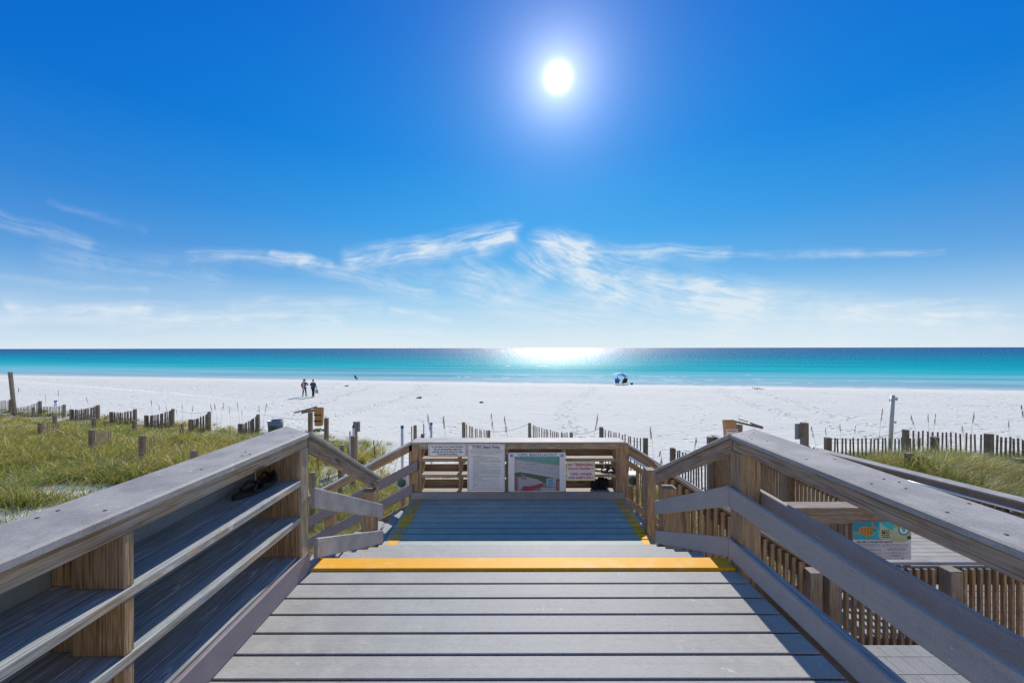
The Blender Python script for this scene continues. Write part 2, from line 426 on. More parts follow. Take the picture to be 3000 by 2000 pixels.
def sand_mat():
    m, t, b = material('white_sand')
    pos = t.node('ShaderNodeNewGeometry').outputs['Position']
    px_, py_, pz_ = t.sep(pos)
    s = t.math('SUBTRACT', py_, t.math('MULTIPLY_ADD', px_, -0.195, 62.3))
    n1 = t.noise(pos, 0.35, 4); n2 = t.noise(pos, 30, 4)
    c = t.mix(n1, (0.645, 0.635, 0.58, 1), (0.73, 0.72, 0.66, 1))
    c = t.mix(t.math('MULTIPLY', t.mr(n2, 0.55, 0.75), 0.25), c, (0.5, 0.48, 0.46, 1))
    # wrack line and damp sand by the water
    wl = t.math('ADD', s, t.math('MULTIPLY', t.noise(t.comb(px_, 0, 0), 0.12, 3), 4))
    wr = t.math('MULTIPLY', t.mr(t.math('ABSOLUTE', t.math('ADD', wl, 10.3)), 0.0, 0.35, 1.0, 0.0), t.mr(t.noise(pos, 1.2, 3), 0.5, 0.6))
    c = t.mix(t.math('MULTIPLY', wr, 0.5), c, (0.25, 0.2, 0.17, 1))
    wet = t.mr(s, -2.6, -0.4)
    c = t.mix(wet, c, (0.5, 0.5, 0.49, 1))
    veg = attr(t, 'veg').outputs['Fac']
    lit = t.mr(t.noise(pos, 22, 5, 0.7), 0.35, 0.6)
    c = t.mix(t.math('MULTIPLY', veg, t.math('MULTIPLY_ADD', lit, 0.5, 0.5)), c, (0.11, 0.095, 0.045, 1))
    t.put(b.inputs['Base Color'], c); b.inputs['Roughness'].default_value = 0.9
    b.inputs['Specular IOR Level'].default_value = 0.1
    # footprints, drifts
    vo = t.node('ShaderNodeTexVoronoi'); vo.inputs['Scale'].default_value = 1.0
    w = t.node('ShaderNodeTexNoise'); t.put(w.inputs['Vector'], pos); w.inputs['Scale'].default_value = 1.2
    warped = t.vmath('ADD', t.vmath('MULTIPLY', pos, (2.3, 1.7, 0.0)), t.vmath('MULTIPLY', w.outputs['Color'], (1.6, 1.6, 0)))
    t.put(vo.inputs['Vector'], warped)
    rnd = t.sep(vo.outputs['Color'])[0]
    dent = t.mr(vo.outputs['Distance'], 0.08, 0.36, 0.0, 1.0)
    lane = t.mr(t.noise(pos, 0.16, 2), 0.42, 0.6)
    use = t.math('MULTIPLY', t.math('GREATER_THAN', rnd, 0.45), lane)
    h = t.math('MULTIPLY', t.math('SUBTRACT', dent, 1.0), use)
    # footprint trails wandering to the water
    trail = None
    for (ka, kb, kf, ks) in ((3.0, 0.10, 0.13, 1.1), (-6.5, -0.25, 0.09, 2.3), (11.0, 0.33, 0.11, 0.4), (20.0, 0.15, 0.08, 3.3), (-15.0, 0.05, 0.1, 4.0)):
        cx_ = t.math('ADD', t.math('MULTIPLY_ADD', py_, kb, ka), t.math('MULTIPLY', t.math('SINE', t.math('MULTIPLY_ADD', py_, kf, ks)), 2.2))
        q_ = t.mr(t.math('ABSOLUTE', t.math('SUBTRACT', px_, cx_)), 0.35, 1.1, 1.0, 0.0)
        trail = q_ if trail is None else t.math('MAXIMUM', trail, q_)
    v3 = t.node('ShaderNodeTexVoronoi'); t.put(v3.inputs['Vector'], t.vmath('MULTIPLY', pos, (3.4, 1.9, 0))); v3.inputs['Scale'].default_value = 1.0
    d3 = t.mr(v3.outputs['Distance'], 0.1, 0.38, -1.0, 0.0)
    h = t.math('ADD', h, t.math('MULTIPLY', t.math('MULTIPLY', d3, trail), 1.3))
    far = t.mr(s, -9, -5, 1.0, 0.05)
    h = t.math('MULTIPLY', h, far)
    h2 = t.noise(t.vmath('MULTIPLY', pos, (0.55, 1.7, 1)), 2.6, 6, 0.65)
    hh = t.math('ADD', h, t.math('MULTIPLY', h2, t.math('MULTIPLY', far, 1.1)))
    t.put(b.inputs['Normal'], t.bump(t.math('ADD', hh, t.math('MULTIPLY', n2, 0.06)), 1.0, 0.12))
    return m

def build_sand():
    ys = np.concatenate([np.linspace(-14, 5, 20), np.linspace(5.2, 30, 230), np.geomspace(30.2, 95, 140), np.geomspace(98, 900, 14)])
    xs_half = np.concatenate([np.linspace(0, 30, 230), np.geomspace(30.3, 1200, 90)])
    xs = np.concatenate([-xs_half[::-1][:-1], xs_half])
    X, Y = np.meshgrid(xs, ys)
    Z = ground(X, Y)
    vg = veg_density(X, Y)
    nx, ny = len(xs), len(ys)
    co = np.stack([X, Y, Z], -1).reshape(-1, 3)
    i = np.arange(nx*ny).reshape(ny, nx)
    q = np.stack([i[:-1, :-1], i[:-1, 1:], i[1:, 1:], i[1:, :-1]], -1).reshape(-1, 4)
    me = bpy.data.meshes.new('beach_sand')
    me.vertices.add(len(co)); me.vertices.foreach_set('co', co.astype(np.float32).ravel())
    me.loops.add(q.size); me.loops.foreach_set('vertex_index', q.astype(np.int32).ravel())
    me.polygons.add(len(q)); me.polygons.foreach_set('loop_start', np.arange(0, q.size, 4, dtype=np.int32))
    me.polygons.foreach_set('use_smooth', np.ones(len(q), bool))
    at = me.attributes.new('veg', 'FLOAT', 'POINT'); at.data.foreach_set('value', vg.ravel().astype(np.float32))
    me.update(calc_edges=True); me.materials.append(sand_mat())
    o = bpy.data.objects.new('beach_sand', me); COL.objects.link(o)
    tag(o, 'white sand beach with footprints and low dunes', None, None, 'structure')
build_sand()

def water_mat():
    m, t, b = material('sea_water')
    n = m.node_tree.nodes; n.remove(b)
    pos = t.node('ShaderNodeNewGeometry').outputs['Position']
    px_, py_, _ = t.sep(pos)
    s = t.math('SUBTRACT', py_, t.math('MULTIPLY_ADD', px_, -0.195, 62.3))
    # bands of sandbars: long slow noise along the shore
    band = t.noise(t.comb(t.math('MULTIPLY', px_, 0.006), t.math('MULTIPLY', s, 0.03), 0), 1.0, 3)
    sl = t.math('LOGARITHM', t.math('MAXIMUM', t.math('ADD', s, 1.0), 1.0), 10.0)
    sl = t.math('ADD', sl, t.math('MULTIPLY', t.math('SUBTRACT', band, 0.5), 0.45))
    f = t.math('DIVIDE', sl, 4.0)
    col = t.ramp(f, [(0.0, (0.42, 0.53, 0.56)), (0.2, (0.32, 0.49, 0.55)), (0.34, (0.18, 0.48, 0.54)),
                     (0.43, (0.015, 0.41, 0.45)), (0.51, (0.0, 0.30, 0.385)), (0.60, (0.0, 0.17, 0.29)), (0.71, (0.0, 0.10, 0.235)), (0.88, (0.0, 0.065, 0.20))])
    band2 = t.noise(t.comb(t.math('MULTIPLY', px_, 0.01), t.math('MULTIPLY', s, 0.12), 3), 1.0, 4)
    col = t.mix(t.mr(band2, 0.42, 0.68, 0.0, 0.42), col, (0.0, 0.16, 0.25, 1))
    # foam lines
    wob = t.math('MULTIPLY', t.math('SUBTRACT', t.noise(t.comb(px_, 0, 0), 0.09, 4), 0.5), 5.0)
    s2 = t.math('ADD', s, wob)
    foam = None
    for s0, wd, lo, x0, x1 in ((0.6, 0.5, 0.47, -14, 200), (7.2, 0.5, 0.5, -30, 60), (13.5, 0.6, 0.52, -16, 70), (26, 0.7, 0.56, -30, 60), (4.2, 0.5, 0.55, -6, 90), (10.5, 0.8, 0.5, -20, 44), (17.5, 0.9, 0.5, -9, 52), (58, 1.6, 0.52, -12, 20)):
        k = t.mr(t.math('ABSOLUTE', t.math('SUBTRACT', s2, s0)), 0.0, wd, 1.0, 0.0)
        br = t.mr(t.noise(t.comb(t.math('MULTIPLY', px_, 0.14), s0, 0), 1.0, 5, 0.7), lo, lo+0.06)
        k = t.math('MULTIPLY', t.math('MULTIPLY', k, br), t.math('MULTIPLY', t.mr(px_, x0, x0+12), t.mr(px_, x1-12, x1, 1.0, 0.0)))
        foam = k if foam is None else t.math('MAXIMUM', foam, k)
    col = t.mix(t.math('MULTIPLY', foam, 0.85), col, (0.85, 0.87, 0.88, 1))
    dif = t.node('ShaderNodeBsdfDiffuse'); t.put(dif.inputs[0], col)
    # waves
    near = t.mr(py_, 60, 500, 1.0, 0.0)
    w1 = t.noise(t.comb(t.math('MULTIPLY', px_, 0.35), t.math('MULTIPLY', py_, 1.1), 0), 0.9, 6, 0.62)
    w2 = t.noise(t.comb(t.math('MULTIPLY', px_, 0.02), t.math('MULTIPLY', py_, 0.08), 0), 1.0, 5, 0.6)
    w3 = t.noise(t.comb(t.math('MULTIPLY', px_, 0.12), t.math('MULTIPLY', py_, 0.3), 0), 1.0, 3, 0.6)
    hgt = t.math('ADD', t.math('ADD', w1, t.math('MULTIPLY', w3, 2.0)), t.math('MULTIPLY', w2, 3.0))
    nb = t.bump(hgt, 1.0, 0.3)
    gl = t.node('ShaderNodeBsdfGlossy'); gl.inputs['Roughness'].default_value = 0.31
    gl.inputs['Color'].default_value = (1, 1, 1, 1)
    t.put(gl.inputs['Normal'], nb)
    t.put(dif.inputs['Normal'], t.bump(w1, 0.6, 0.12))
    mx = t.node('ShaderNodeMixShader'); 
    so_ = t.math('ADD', s, 60.0)
    gv = t.comb(t.math('MULTIPLY', t.math('DIVIDE', px_, so_), 260), t.math('MULTIPLY', t.math('LOGARITHM', so_, 2.718), 55), 0)
    gn = t.noise(gv, 1.0, 3, 0.7)
    glint = t.mr(gn, 0.44, 0.62, 0.12, 3.2)
    fd = t.ramp(t.math('DIVIDE', t.math('LOGARITHM', py_, 10.0), 4.0), [(0.0, 0.004), (0.49, 0.01), (0.55, 0.05), (0.62, 0.085), (0.72, 0.12), (1.0, 0.14)])
    t.put(mx.inputs[0], t.math('MULTIPLY', fd, glint))
    t.l.new(dif.outputs[0], mx.inputs[1]); t.l.new(gl.outputs[0], mx.inputs[2])
    out = [x for x in n if x.type == 'OUTPUT_MATERIAL'][0]
    t.l.new(mx.outputs[0], out.inputs[0])
    return m
def build_sea():
    mb = MB()
    z = -3.93
    mb.poly([(-40000, 30, z), (40000, 30, z), (40000, 60000, z), (-40000, 60000, z)])
    o = mb.build('sea_water', water_mat()); tag(o, 'turquoise sea water deepening to blue at the horizon', None, None, 'structure')
build_sea()

# ------------------------------------------------------------------ grass
def grass_mat():
    m, t, b = material('dune_grass')
    n = m.node_tree.nodes; n.remove(b)
    c = attr(t, 'bcol').outputs['Color']
    d = t.node('ShaderNodeBsdfDiffuse'); tr = t.node('ShaderNodeBsdfTranslucent')
    t.put(d.inputs[0], c); t.put(tr.inputs[0], t.mix(1.0, c, (1.25, 1.2, 0.55, 1), 'MULTIPLY'))
    gl = t.node('ShaderNodeBsdfGlossy'); gl.inputs['Roughness'].default_value = 0.45; gl.inputs['Color'].default_value = (1, 1, 1, 1)
    mx = t.node('ShaderNodeMixShader'); mx.inputs[0].default_value = 0.5
    t.l.new(d.outputs[0], mx.inputs[1]); t.l.new(tr.outputs[0], mx.inputs[2])
    m2 = t.node('ShaderNodeMixShader'); m2.inputs[0].default_value = 0.05
    t.l.new(mx.outputs[0], m2.inputs[1]); t.l.new(gl.outputs[0], m2.inputs[2])
    out = [x for x in n if x.type == 'OUTPUT_MATERIAL'][0]; t.l.new(m2.outputs[0], out.inputs[0])
    return m
GM = grass_mat()
def grass(name, label, x0, x1, y0, y1, ntry, hmin, hmax, wid=0.005, seed=1, fan=False):
    g = np.random.default_rng(seed)
    # sample more densely close by
    nc = ntry
    u = g.random(nc); Y = 1/((1-u)/y0 + u/y1) if y0 > 0 else y0+(y1-y0)*u
    X = Y*g.uniform(x0, x1, nc) if fan else g.uniform(x0, x1, nc)
    keep = g.random(nc) < veg_density(X, Y)
    X, Y = X[keep], Y[keep]
    per = 26
    n = len(X)*per
    CX_ = np.repeat(X, per); CY_ = np.repeat(Y, per)
    cr = np.repeat(g.random(len(X)), per); ch = np.repeat(g.uniform(hmin*0.7, hmax, len(X))*(1+0.5*vnoise(X, Y, 1.6, 77))*np.where(g.random(len(X)) < 0.06, 1.45, 1.0), per)
    ang = g.uniform(0, 2*np.pi, n); rad = np.abs(g.normal(0, 0.11, n))
    bx = CX_+np.cos(ang)*rad; by = CY_+np.sin(ang)*rad
    bz = ground(bx, by)-0.03
    h = ch*g.uniform(0.45, 1.15, n)*(1-0.5*sstep(by, 16, 20))*(1-0.45*sstep(by, 9.6, 11)*(bx > 8)); lean = g.uniform(0.15, 1.25, n)*h
    la = ang+g.normal(0, 0.5, n); lx = np.cos(la)*lean+0.22*h; ly = np.sin(la)*lean
    w = wid*np.maximum(1.0, by/8.0)*g.uniform(0.6, 1.3, n)
    pa = g.uniform(0, np.pi, n); wx = np.cos(pa)*w; wy = np.sin(pa)*w
    ts = [0, 0.35, 0.7, 1.0]
    P = []
    for k, tt in enumerate(ts):
        cx = bx+lx*tt**1.9; cy = by+ly*tt**1.9; cz = bz+h*(tt-0.28*tt**3)
        tw = [1, 0.9, 0.6, 0.0][k]
        if k < 3:
            P.append(np.stack([cx-wx*tw, cy-wy*tw, cz], -1)); P.append(np.stack([cx+wx*tw, cy+wy*tw, cz], -1))
        else: P.append(np.stack([cx, cy, cz], -1))
    co = np.stack(P, 1).reshape(-1, 3)    # 7 per blade
    base = np.arange(n)*7
    quads = np.concatenate([np.stack([base, base+1, base+3, base+2], -1), np.stack([base+2, base+3, base+5, base+4], -1)])
    tris = np.stack([base+4, base+5, base+6], -1)
    loops = np.concatenate([quads.ravel(), tris.ravel()]).astype(np.int32)
    starts = np.concatenate([np.arange(len(quads))*4, len(quads)*4+np.arange(len(tris))*3]).astype(np.int32)
    me = bpy.data.meshes.new(name)
    me.vertices.add(len(co)); me.vertices.foreach_set('co', co.astype(np.float32).ravel())
    me.loops.add(len(loops)); me.loops.foreach_set('vertex_index', loops)
    me.polygons.add(len(starts)); me.polygons.foreach_set('loop_start', starts)
    patch = 0.5+0.5*vnoise(bx, by, 0.55, 41)
    k = np.clip(0.5*cr+0.66*patch+0.04+0.12*((bx > -5.3) & (bx < 5))+g.normal(0, 0.27, n), 0, 1)
    c0 = np.array([0.055, 0.12, 0.025]); c1 = np.array([0.21, 0.29, 0.05]); c2 = np.array([0.50, 0.41, 0.17])
    col = np.where(k[:, None] < 0.5, c0+(c1-c0)*(k[:, None]*2), c1+(c2-c1)*((k[:, None]-0.5)*2))
    dead = g.random(n) < 0.3; col[dead] = np.array([0.52, 0.42, 0.24])*g.uniform(0.5, 1.1, (dead.sum(), 1))
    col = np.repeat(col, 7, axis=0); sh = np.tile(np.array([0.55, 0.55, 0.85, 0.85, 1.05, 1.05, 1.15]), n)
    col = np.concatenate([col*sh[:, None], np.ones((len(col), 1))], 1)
    at = me.attributes.new('bcol', 'FLOAT_COLOR', 'POINT'); at.data.foreach_set('color', col.astype(np.float32).ravel())
    me.update(calc_edges=True); me.materials.append(GM)
    o = bpy.data.objects.new(name, me); COL.objects.link(o)
    tag(o, label, 'grass', None, 'stuff'); print(name, n)
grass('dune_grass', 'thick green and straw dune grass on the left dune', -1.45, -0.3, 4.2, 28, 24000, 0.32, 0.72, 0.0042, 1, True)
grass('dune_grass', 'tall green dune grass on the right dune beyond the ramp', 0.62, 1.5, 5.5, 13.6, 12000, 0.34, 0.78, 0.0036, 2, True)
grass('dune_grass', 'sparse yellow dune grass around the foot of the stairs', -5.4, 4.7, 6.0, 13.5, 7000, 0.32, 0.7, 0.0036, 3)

# ------------------------------------------------------------------ upper deck
XL, XR = -1.345, 1.49
def planks(mb, x0, x1, y0, y1, z, pitch=0.145, gap=0.011, th=0.028, b=0.004, from_far=True):
    y = y1
    while y > y0+0.02:
        ya = max(y0, y-pitch+gap)
        mb.box((x0, ya, z-th), (x1-x0, 0, 0), (0, y-ya, 0), (0, 0, th), b, random.uniform(0.93, 1.05))
        y -= pitch
def planks_x(mb, x0, x1, y0, y1, z, pitch=0.145, gap=0.006, th=0.028, b=0.003):
    x = x0
    while x < x1-0.02:
        xb = min(x1, x+pitch-gap)
        mb.box((x, y0, z-th), (xb-x, 0, 0), (0, y1-y0, 0), (0, 0, th), b, random.uniform(0.9, 1.06))
        x += pitch
t_ = thing('viewing_deck', 'grey composite plank deck in the foreground with a yellow painted front edge', 'deck', (0, 0, 0))
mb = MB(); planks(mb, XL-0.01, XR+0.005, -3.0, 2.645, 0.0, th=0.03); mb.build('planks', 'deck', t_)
mb = MB(); mb.box((XL-0.002, 2.65, -0.03), (XR-XL+0.004, 0, 0), (0, 0.14, 0), (0, 0, 0.045), 0.006, 1.0); mb.build('edge_board', 'yellow', t_)
mb = MB(); mb.aabb(XL, XR, 2.745, 2.775, -0.155, -0.034, 0.003); mb.build('riser', 'railboard', t_)
mb = MB()
for x in np.linspace(XL+0.05, XR-0.05, 6): mb.aabb(x-0.02, x+0.02, -3, 2.74, -0.25, -0.032)
mb.build('joist', 'woodgrey', t_)
mb = MB(); mb.aabb(XL-0.35, XL-0.31, -3, 2.78, -0.28, -0.002); mb.build('rim_board', 'woodgrey', t_)
mb = MB(); mb.aabb(XR+0.20, XR+0.24, -3, 2.74, -0.28, -0.04); mb.build('rim_board', 'woodgrey', t_)
for (x, y) in ((-1.5, 2.4), (1.56, 2.4), (-1.5, 0), (1.56, 0), (-1.5, -2.6), (1.56, -2.6)):
    mb = MB(); mb.aabb(x-0.07, x+0.07, y-0.07, y+0.07, gz(x, y)-0.3, -0.285); mb.build('support_post', 'woodgrey', t_)

# stairs to the landing: risers 0.12, treads 0.288
RZ, TY, Y0 = 0.12, 0.288, 2.79
NOSE = [3.13, 3.41, 3.69, 3.98]
t_ = thing('front_stairs', 'wide grey composite steps dropping from the yellow edge to the landing', 'stairs', (0, 0, 0))
prev = 2.79
for i, yn in enumerate(NOSE):
    z = -RZ*(i+1); y0 = prev-0.03
    mb = MB(); mid = (y0+yn)/2
    mb.aabb(XL, XR, y0, mid-0.003, z-0.03, z, 0.004); mb.aabb(XL, XR, mid+0.003, yn, z-0.03, z, 0.004)
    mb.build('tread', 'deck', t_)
    mb = MB(); mb.aabb(XL, XR, yn-0.05, yn-0.022, z-0.12, z-0.033, 0.002); mb.build('riser', 'railboard', t_)
    prev = yn
for x in (XL+0.02, -0.65, 0.05, 0.75, XR-0.06):
    mb = MB(); mb.box((x, 2.78, -0.33), (0.04, 0, 0), (0, 1.45, -0.6), (0, 0, 0.14), 0.0); mb.build('stringer', 'woodgrey', t_)

# landing
LZ = -0.60
LY0, LY1 = 4.0, 5.49
t_ = thing('landing_deck', 'square plank landing below the steps, mostly in blue shade, yellow striped sides', 'deck', (0, 4.7, LZ))
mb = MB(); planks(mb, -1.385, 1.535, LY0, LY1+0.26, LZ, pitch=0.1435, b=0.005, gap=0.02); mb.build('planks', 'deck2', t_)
for (a, b_) in ((-1.345, -1.212), (1.385, 1.502)):
    mb = MB()
    y = LY1+0.26
    while y > LY0+0.05:
        ya = y-0.1435+0.02
        if y < LY1+0.05: mb.box((a, ya, LZ+0.0005), (b_-a, 0, 0), (0, y-ya-0.003, 0), (0, 0, 0.003), 0.0, 1.0)
        y -= 0.1435
    mb.build('edge_stripe', 'stripe', t_)
mb = MB()
for x in (-1.3, -0.6, 0.1, 0.8, 1.45): mb.aabb(x-0.02, x+0.02, LY0, 5.7, LZ-0.25, LZ-0.03)
mb.aabb(-1.38, 1.53, 5.72, 5.76, LZ-0.25, LZ-0.03)
mb.build('joist', 'woodgrey', t_)

# side flights
def side_steps(name, sgn, x0, n, rise, y0, y1, label):
    t_ = thing(name, label, 'stairs', (sgn*x0, 4.8, LZ))
    xin = 1.385 if sgn < 0 else 1.535
    for k in range(1, n+1):
        z = LZ-rise*k; xo = x0+0.28*(k-1); xi = xo-0.29 if k > 1 else xin-0.02
        mb = MB(); mid = (xi+xo)/2
        for (a, b_) in ((xi, mid-0.003), (mid+0.003, xo)):
            mb.aabb(min(sgn*a, sgn*b_), max(sgn*a, sgn*b_), y0, y1, z-0.03, z, 0.004)
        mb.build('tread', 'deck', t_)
        mb = MB(); a, b_ = sorted((sgn*(xi+0.004), sgn*(xi+0.03))); mb.aabb(a, b_, y0, y1, z+0.001, z+rise-0.032); mb.build('riser', 'railboard', t_)
    for y in (y0+0.02, y1-0.06):
        mb = MB(); run = 0.28*n
        a = V((sgn*(xin), y, LZ-0.42)); mb.box(a, (sgn*run, 0, -rise*n), (0, 0.04, 0), (0, 0, 0.22)); mb.build('stringer', 'woodgrey', t_)
side_steps('side_steps', -1, 1.60, 8, 0.145, 4.2, 5.47, 'composite side steps going down left from the landing toward the sand')
side_steps('side_steps', 1, 1.73, 6, 0.18, 4.52, 5.47, 'composite side steps going down right from the landing to the lower platform')

# ------------------------------------------------------------------ left shoe-rack railing
CZL = 0.928
def screws(par, pts, z):
    for (x, y) in pts:
        mb = MB(); mb.lathe((x, y, z), [(0.0001, 0.0012), (0.0055, 0.0012), (0.006, 0.0)], 8); mb.build('screw', 'screw', par)
t_ = thing('shoe_rack_railing', 'timber rack railing with three long shelves along the left of the foreground deck', 'railing', (-1.5, 0, 0))
XO = -1.63
mb = MB()
y_in, y_out = 2.635, 2.93
z0, z1 = CZL-0.03, CZL
def capshape(mb, xi, xo, yin, yout, yb, z0, z1, c=0.008):
    """flat cap board with mitred far end and eased edges"""
    P = [(xi, yb), (xi, yin), (xo, yout), (xo, yb)]
    cx = sum(p[0] for p in P)/4; cy = sum(p[1] for p in P)/4
    ins = [(x+(c if x < cx else -c), y-(c if y > cy else -c)) for x, y in P]
    base = len(mb.v)
    rings = [(P, z0), (P, z1-c), (ins, z1)]
    for ring, z in rings:
        for (x, y) in ring:
            mb.v.append(V((x, y, z))); mb.g.append((y+7.3, x, z)); mb.t.append(1.0)
    sgn = 1 if xo < xi else -1
    for r in range(2):
        for k in range(4):
            f = [base+r*4+k, base+r*4+(k+1) % 4, base+(r+1)*4+(k+1) % 4, base+(r+1)*4+k]
            mb.f.append(f if sgn > 0 else f[::-1]); mb.smooth.append(r == 1 and False)
    top = [base+8, base+9, base+10, base+11]; bot = [base+3, base+2, base+1, base]
    mb.f.append(top if sgn > 0 else top[::-1]); mb.smooth.append(False)
    mb.f.append(bot if sgn > 0 else bot[::-1]); mb.smooth.append(False)
capshape(mb, -1.333, -1.615, 2.615, 2.84, -3.0, z0, z1)
cap = mb.build('cap_rail', 'cap', t_)
screws(cap, [(-1.42, 0.96+1.16*k) for k in range(3)]+[(-1.37, 0.92+1.16*k) for k in range(3)]+[(-1.55, 1.3), (-1.39, 1.36), (-1.55, 1.36), (-1.42, 1.82), (-1.39, 2.05), (-1.38, 2.5), (-1.56, 2.6)], CZL+0.0005)
mb = MB(); mb.aabb(-1.385, -1.347, -3, 2.625, CZL-0.095, CZL-0.032, 0.004); mb.build('apron_board', 'woodface', t_)
SH = [(0.153, 0), (0.407, 0), (0.640, 0)]
for k, (z, _) in enumerate(SH):
    mb = MB()
    mb.aabb(-1.485, -1.347+(0 if k else -0.024), -3, 2.54, z-0.038, z, 0.004)
    mb.aabb(-1.625, -1.491, -3, 2.54, z-0.038, z, 0.004)
    mb.build('shelf', 'shelf', t_)
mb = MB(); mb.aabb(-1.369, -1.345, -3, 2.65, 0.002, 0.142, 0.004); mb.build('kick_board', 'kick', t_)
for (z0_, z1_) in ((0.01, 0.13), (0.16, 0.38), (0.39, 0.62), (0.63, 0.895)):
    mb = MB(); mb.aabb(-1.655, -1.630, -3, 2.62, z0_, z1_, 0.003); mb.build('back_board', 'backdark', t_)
for yb in (-2.08, -0.92, 0.24, 1.385):
    for (za, zb) in ((0.155, 0.367), (0.409, 0.600), (0.642, CZL-0.097)):
        mb = MB(); mb.aabb(-1.535, -1.350, yb, yb+0.038, za, zb, 0.003)
        mb.aabb(-1.628, -1.560, yb+0.02, yb+0.058, za, zb, 0.003); mb.build('upright', 'wood', t_)
mb = MB(); mb.aabb(-1.436, -1.3475, 2.546, 2.634, -0.25, CZL-0.097, 0.006); mb.build('end_post', 'woodface', t_)
mb = MB()
mb.aabb(-1.54, -1.372, 2.530, 2.5445, 0.155, CZL-0.034, 0.002); mb.aabb(-1.628, -1.543, 2.530, 2.5445, 0.155, CZL-0.034, 0.002)
mb.aabb(-1.60, -1.46, 2.56, 2.65, -0.25, CZL-0.034, 0.003)
mb.build('end_panel', 'wood', t_)

# ------------------------------------------------------------------ right railing
CZR = 0.892
t_ = thing('deck_railing', 'timber railing with two grey rail boards and wide cap right of the foreground deck', 'railing', (1.6, 0, 0))
mb = MB(); capshape(mb, 1.487, 1.762, 2.715, 2.90, -3.0, CZR-0.03, CZR)
cap = mb.build('cap_rail', 'cap', t_)
screws(cap, [(1.56, 2.62), (1.66, 2.74), (1.57, 2.72), (1.54, 2.56), (1.60, 2.50), (1.55, 2.1), (1.70, 2.1), (1.55, 1.72), (1.66, 1.78), (1.69, 1.74), (1.64, 1.66), (1.72, 1.5), (1.55, 1.42), (1.71, 1.22), (1.55, 1.25)], CZR+0.0005)
mb = MB(); mb.aabb(1.497, 1.535, -3, 2.705, CZR-0.105, CZR-0.032, 0.004); mb.build('apron_board', 'woodgrey', t_)
for yb in (-1.6, 0.46, 2.61):
    mb = MB(); mb.aabb(1.492, 1.632, yb-0.02 if yb < 2 else yb, yb+0.12, -0.32 if yb < 2 else -0.75, CZR-0.034 if yb < 2 else CZR-0.107, 0.008)
    mb.build('post', 'wood', t_)
for (za, zb) in ((0.06, 0.19), (0.405, 0.54)):
    mb = MB(); mb.aabb(1.465, 1.490, -3, 2.70, za, zb, 0.006); mb.build('rail_board', 'railboard', t_)
    mb = MB()
    if za > 0.3: mb.aabb(1.634, 1.660, -3, 2.66, za, zb, 0.006); mb.build('rail_board', 'railboard', t_)
    else: mb.aabb(1.4915, 1.528, -3, 2.605, za+0.02, zb-0.004, 0.004); mb.build('nailer_board', 'shelf', t_)

# stair railings of the front flight
def srail(mb, xa, ya, za, xb, yb, zb, h, th, side=1, b=0.005):
    mb.box((xa, ya, za), (xb-xa, yb-ya, zb-za), (th*side, 0, 0), (0, 0, h), b)
t_ = thing('stair_railing', 'short sloping timber railing on the left of the front steps', 'railing', (-1.42, 3.3, -0.3))
mb = MB(); srail(mb, -1.325, 2.64, 0.9, -1.335, 4.07, 0.135, 0.03, 0.15, -1, 0.006); mb.build('cap_rail', 'cap', t_)
mb = MB(); srail(mb, -1.345, 2.64, 0.795, -1.352, 4.03, 0.055, 0.085, 0.038, -1, 0.004); mb.build('apron_board', 'woodgrey', t_)
mb = MB(); srail(mb, -1.32, 2.66, 0.413, -1.325, 4.09, -0.262, 0.14, 0.03, -1, 0.005); mb.build('rail_board', 'cap', t_)
mb = MB(); srail(mb, -1.32, 2.70, 0.06, -1.325, 4.09, -0.52, 0.135, 0.03, -1, 0.005); mb.build('rail_board', 'cap', t_)
mb = MB(); mb.aabb(-1.47, -1.348, 3.875, 4.005, -0.75, 0.08, 0.006); mb.build('post', 'wood', t_)
t_ = thing('stair_railing', 'short sloping timber railing on the right of the front steps', 'railing', (1.55, 3.3, -0.3))
mb = MB(); srail(mb, 1.475, 2.72, 0.862, 1.455, 4.15, 0.175, 0.03, 0.17, 1, 0.006); mb.build('cap_rail', 'cap', t_)
mb = MB(); srail(mb, 1.495, 2.72, 0.76, 1.478, 4.12, 0.085, 0.10, 0.038, 1, 0.004); mb.build('apron_board', 'woodgrey', t_)
mb = MB(); srail(mb, 1.465, 2.705, 0.405, 1.455, 4.08, -0.225, 0.14, 0.028, 1, 0.005); mb.build('rail_board', 'railboard', t_)
mb = MB(); srail(mb, 1.465, 2.705, 0.06, 1.455, 4.06, -0.51, 0.132, 0.028, 1, 0.005); mb.build('rail_board', 'railboard', t_)
mb = MB(); mb.aabb(1.492, 1.632, 3.93, 4.06, -0.75, 0.09, 0.006); mb.build('post', 'wood', t_)

# ------------------------------------------------------------------ back rack railing of the landing
CB = 0.19
t_ = thing('landing_rack_railing', 'timber rack railing across the far side of the landing that carries the signs', 'railing', (0, 5.6, LZ))
mb = MB(); mb.box((-1.37, 5.455, CB-0.03), (2.915, 0, 0), (0, 0.285, 0), (0, 0, 0.03), 0.006, 1.0); mb.build('cap_rail', 'cap', t_)
mb = MB(); mb.aabb(-1.29, 1.47, 5.478, 5.515, CB-0.10, CB-0.032, 0.003); mb.build('apron_board', 'woodface', t_)
mb = MB(); mb.aabb(-1.29, 1.47, 5.70, 5.735, CB-0.10, CB-0.032, 0.003); mb.build('apron_board', 'woodgrey', t_)  # unseen rear apron, added to keep sun strips off the landing
mb = MB(); mb.aabb(-1.385, 1.545, 5.462, 5.487, LZ+0.002, LZ+0.10, 0.004); mb.build('kick_board', 'backdark', t_)
for (za, zb) in ((-0.087, -0.05), (-0.305, -0.267), (-0.537, -0.50)):
    mb = MB(); mb.aabb(-1.28, 1.46, 5.495, 5.73, za, zb, 0.003); mb.build('shelf', 'woodface', t_)
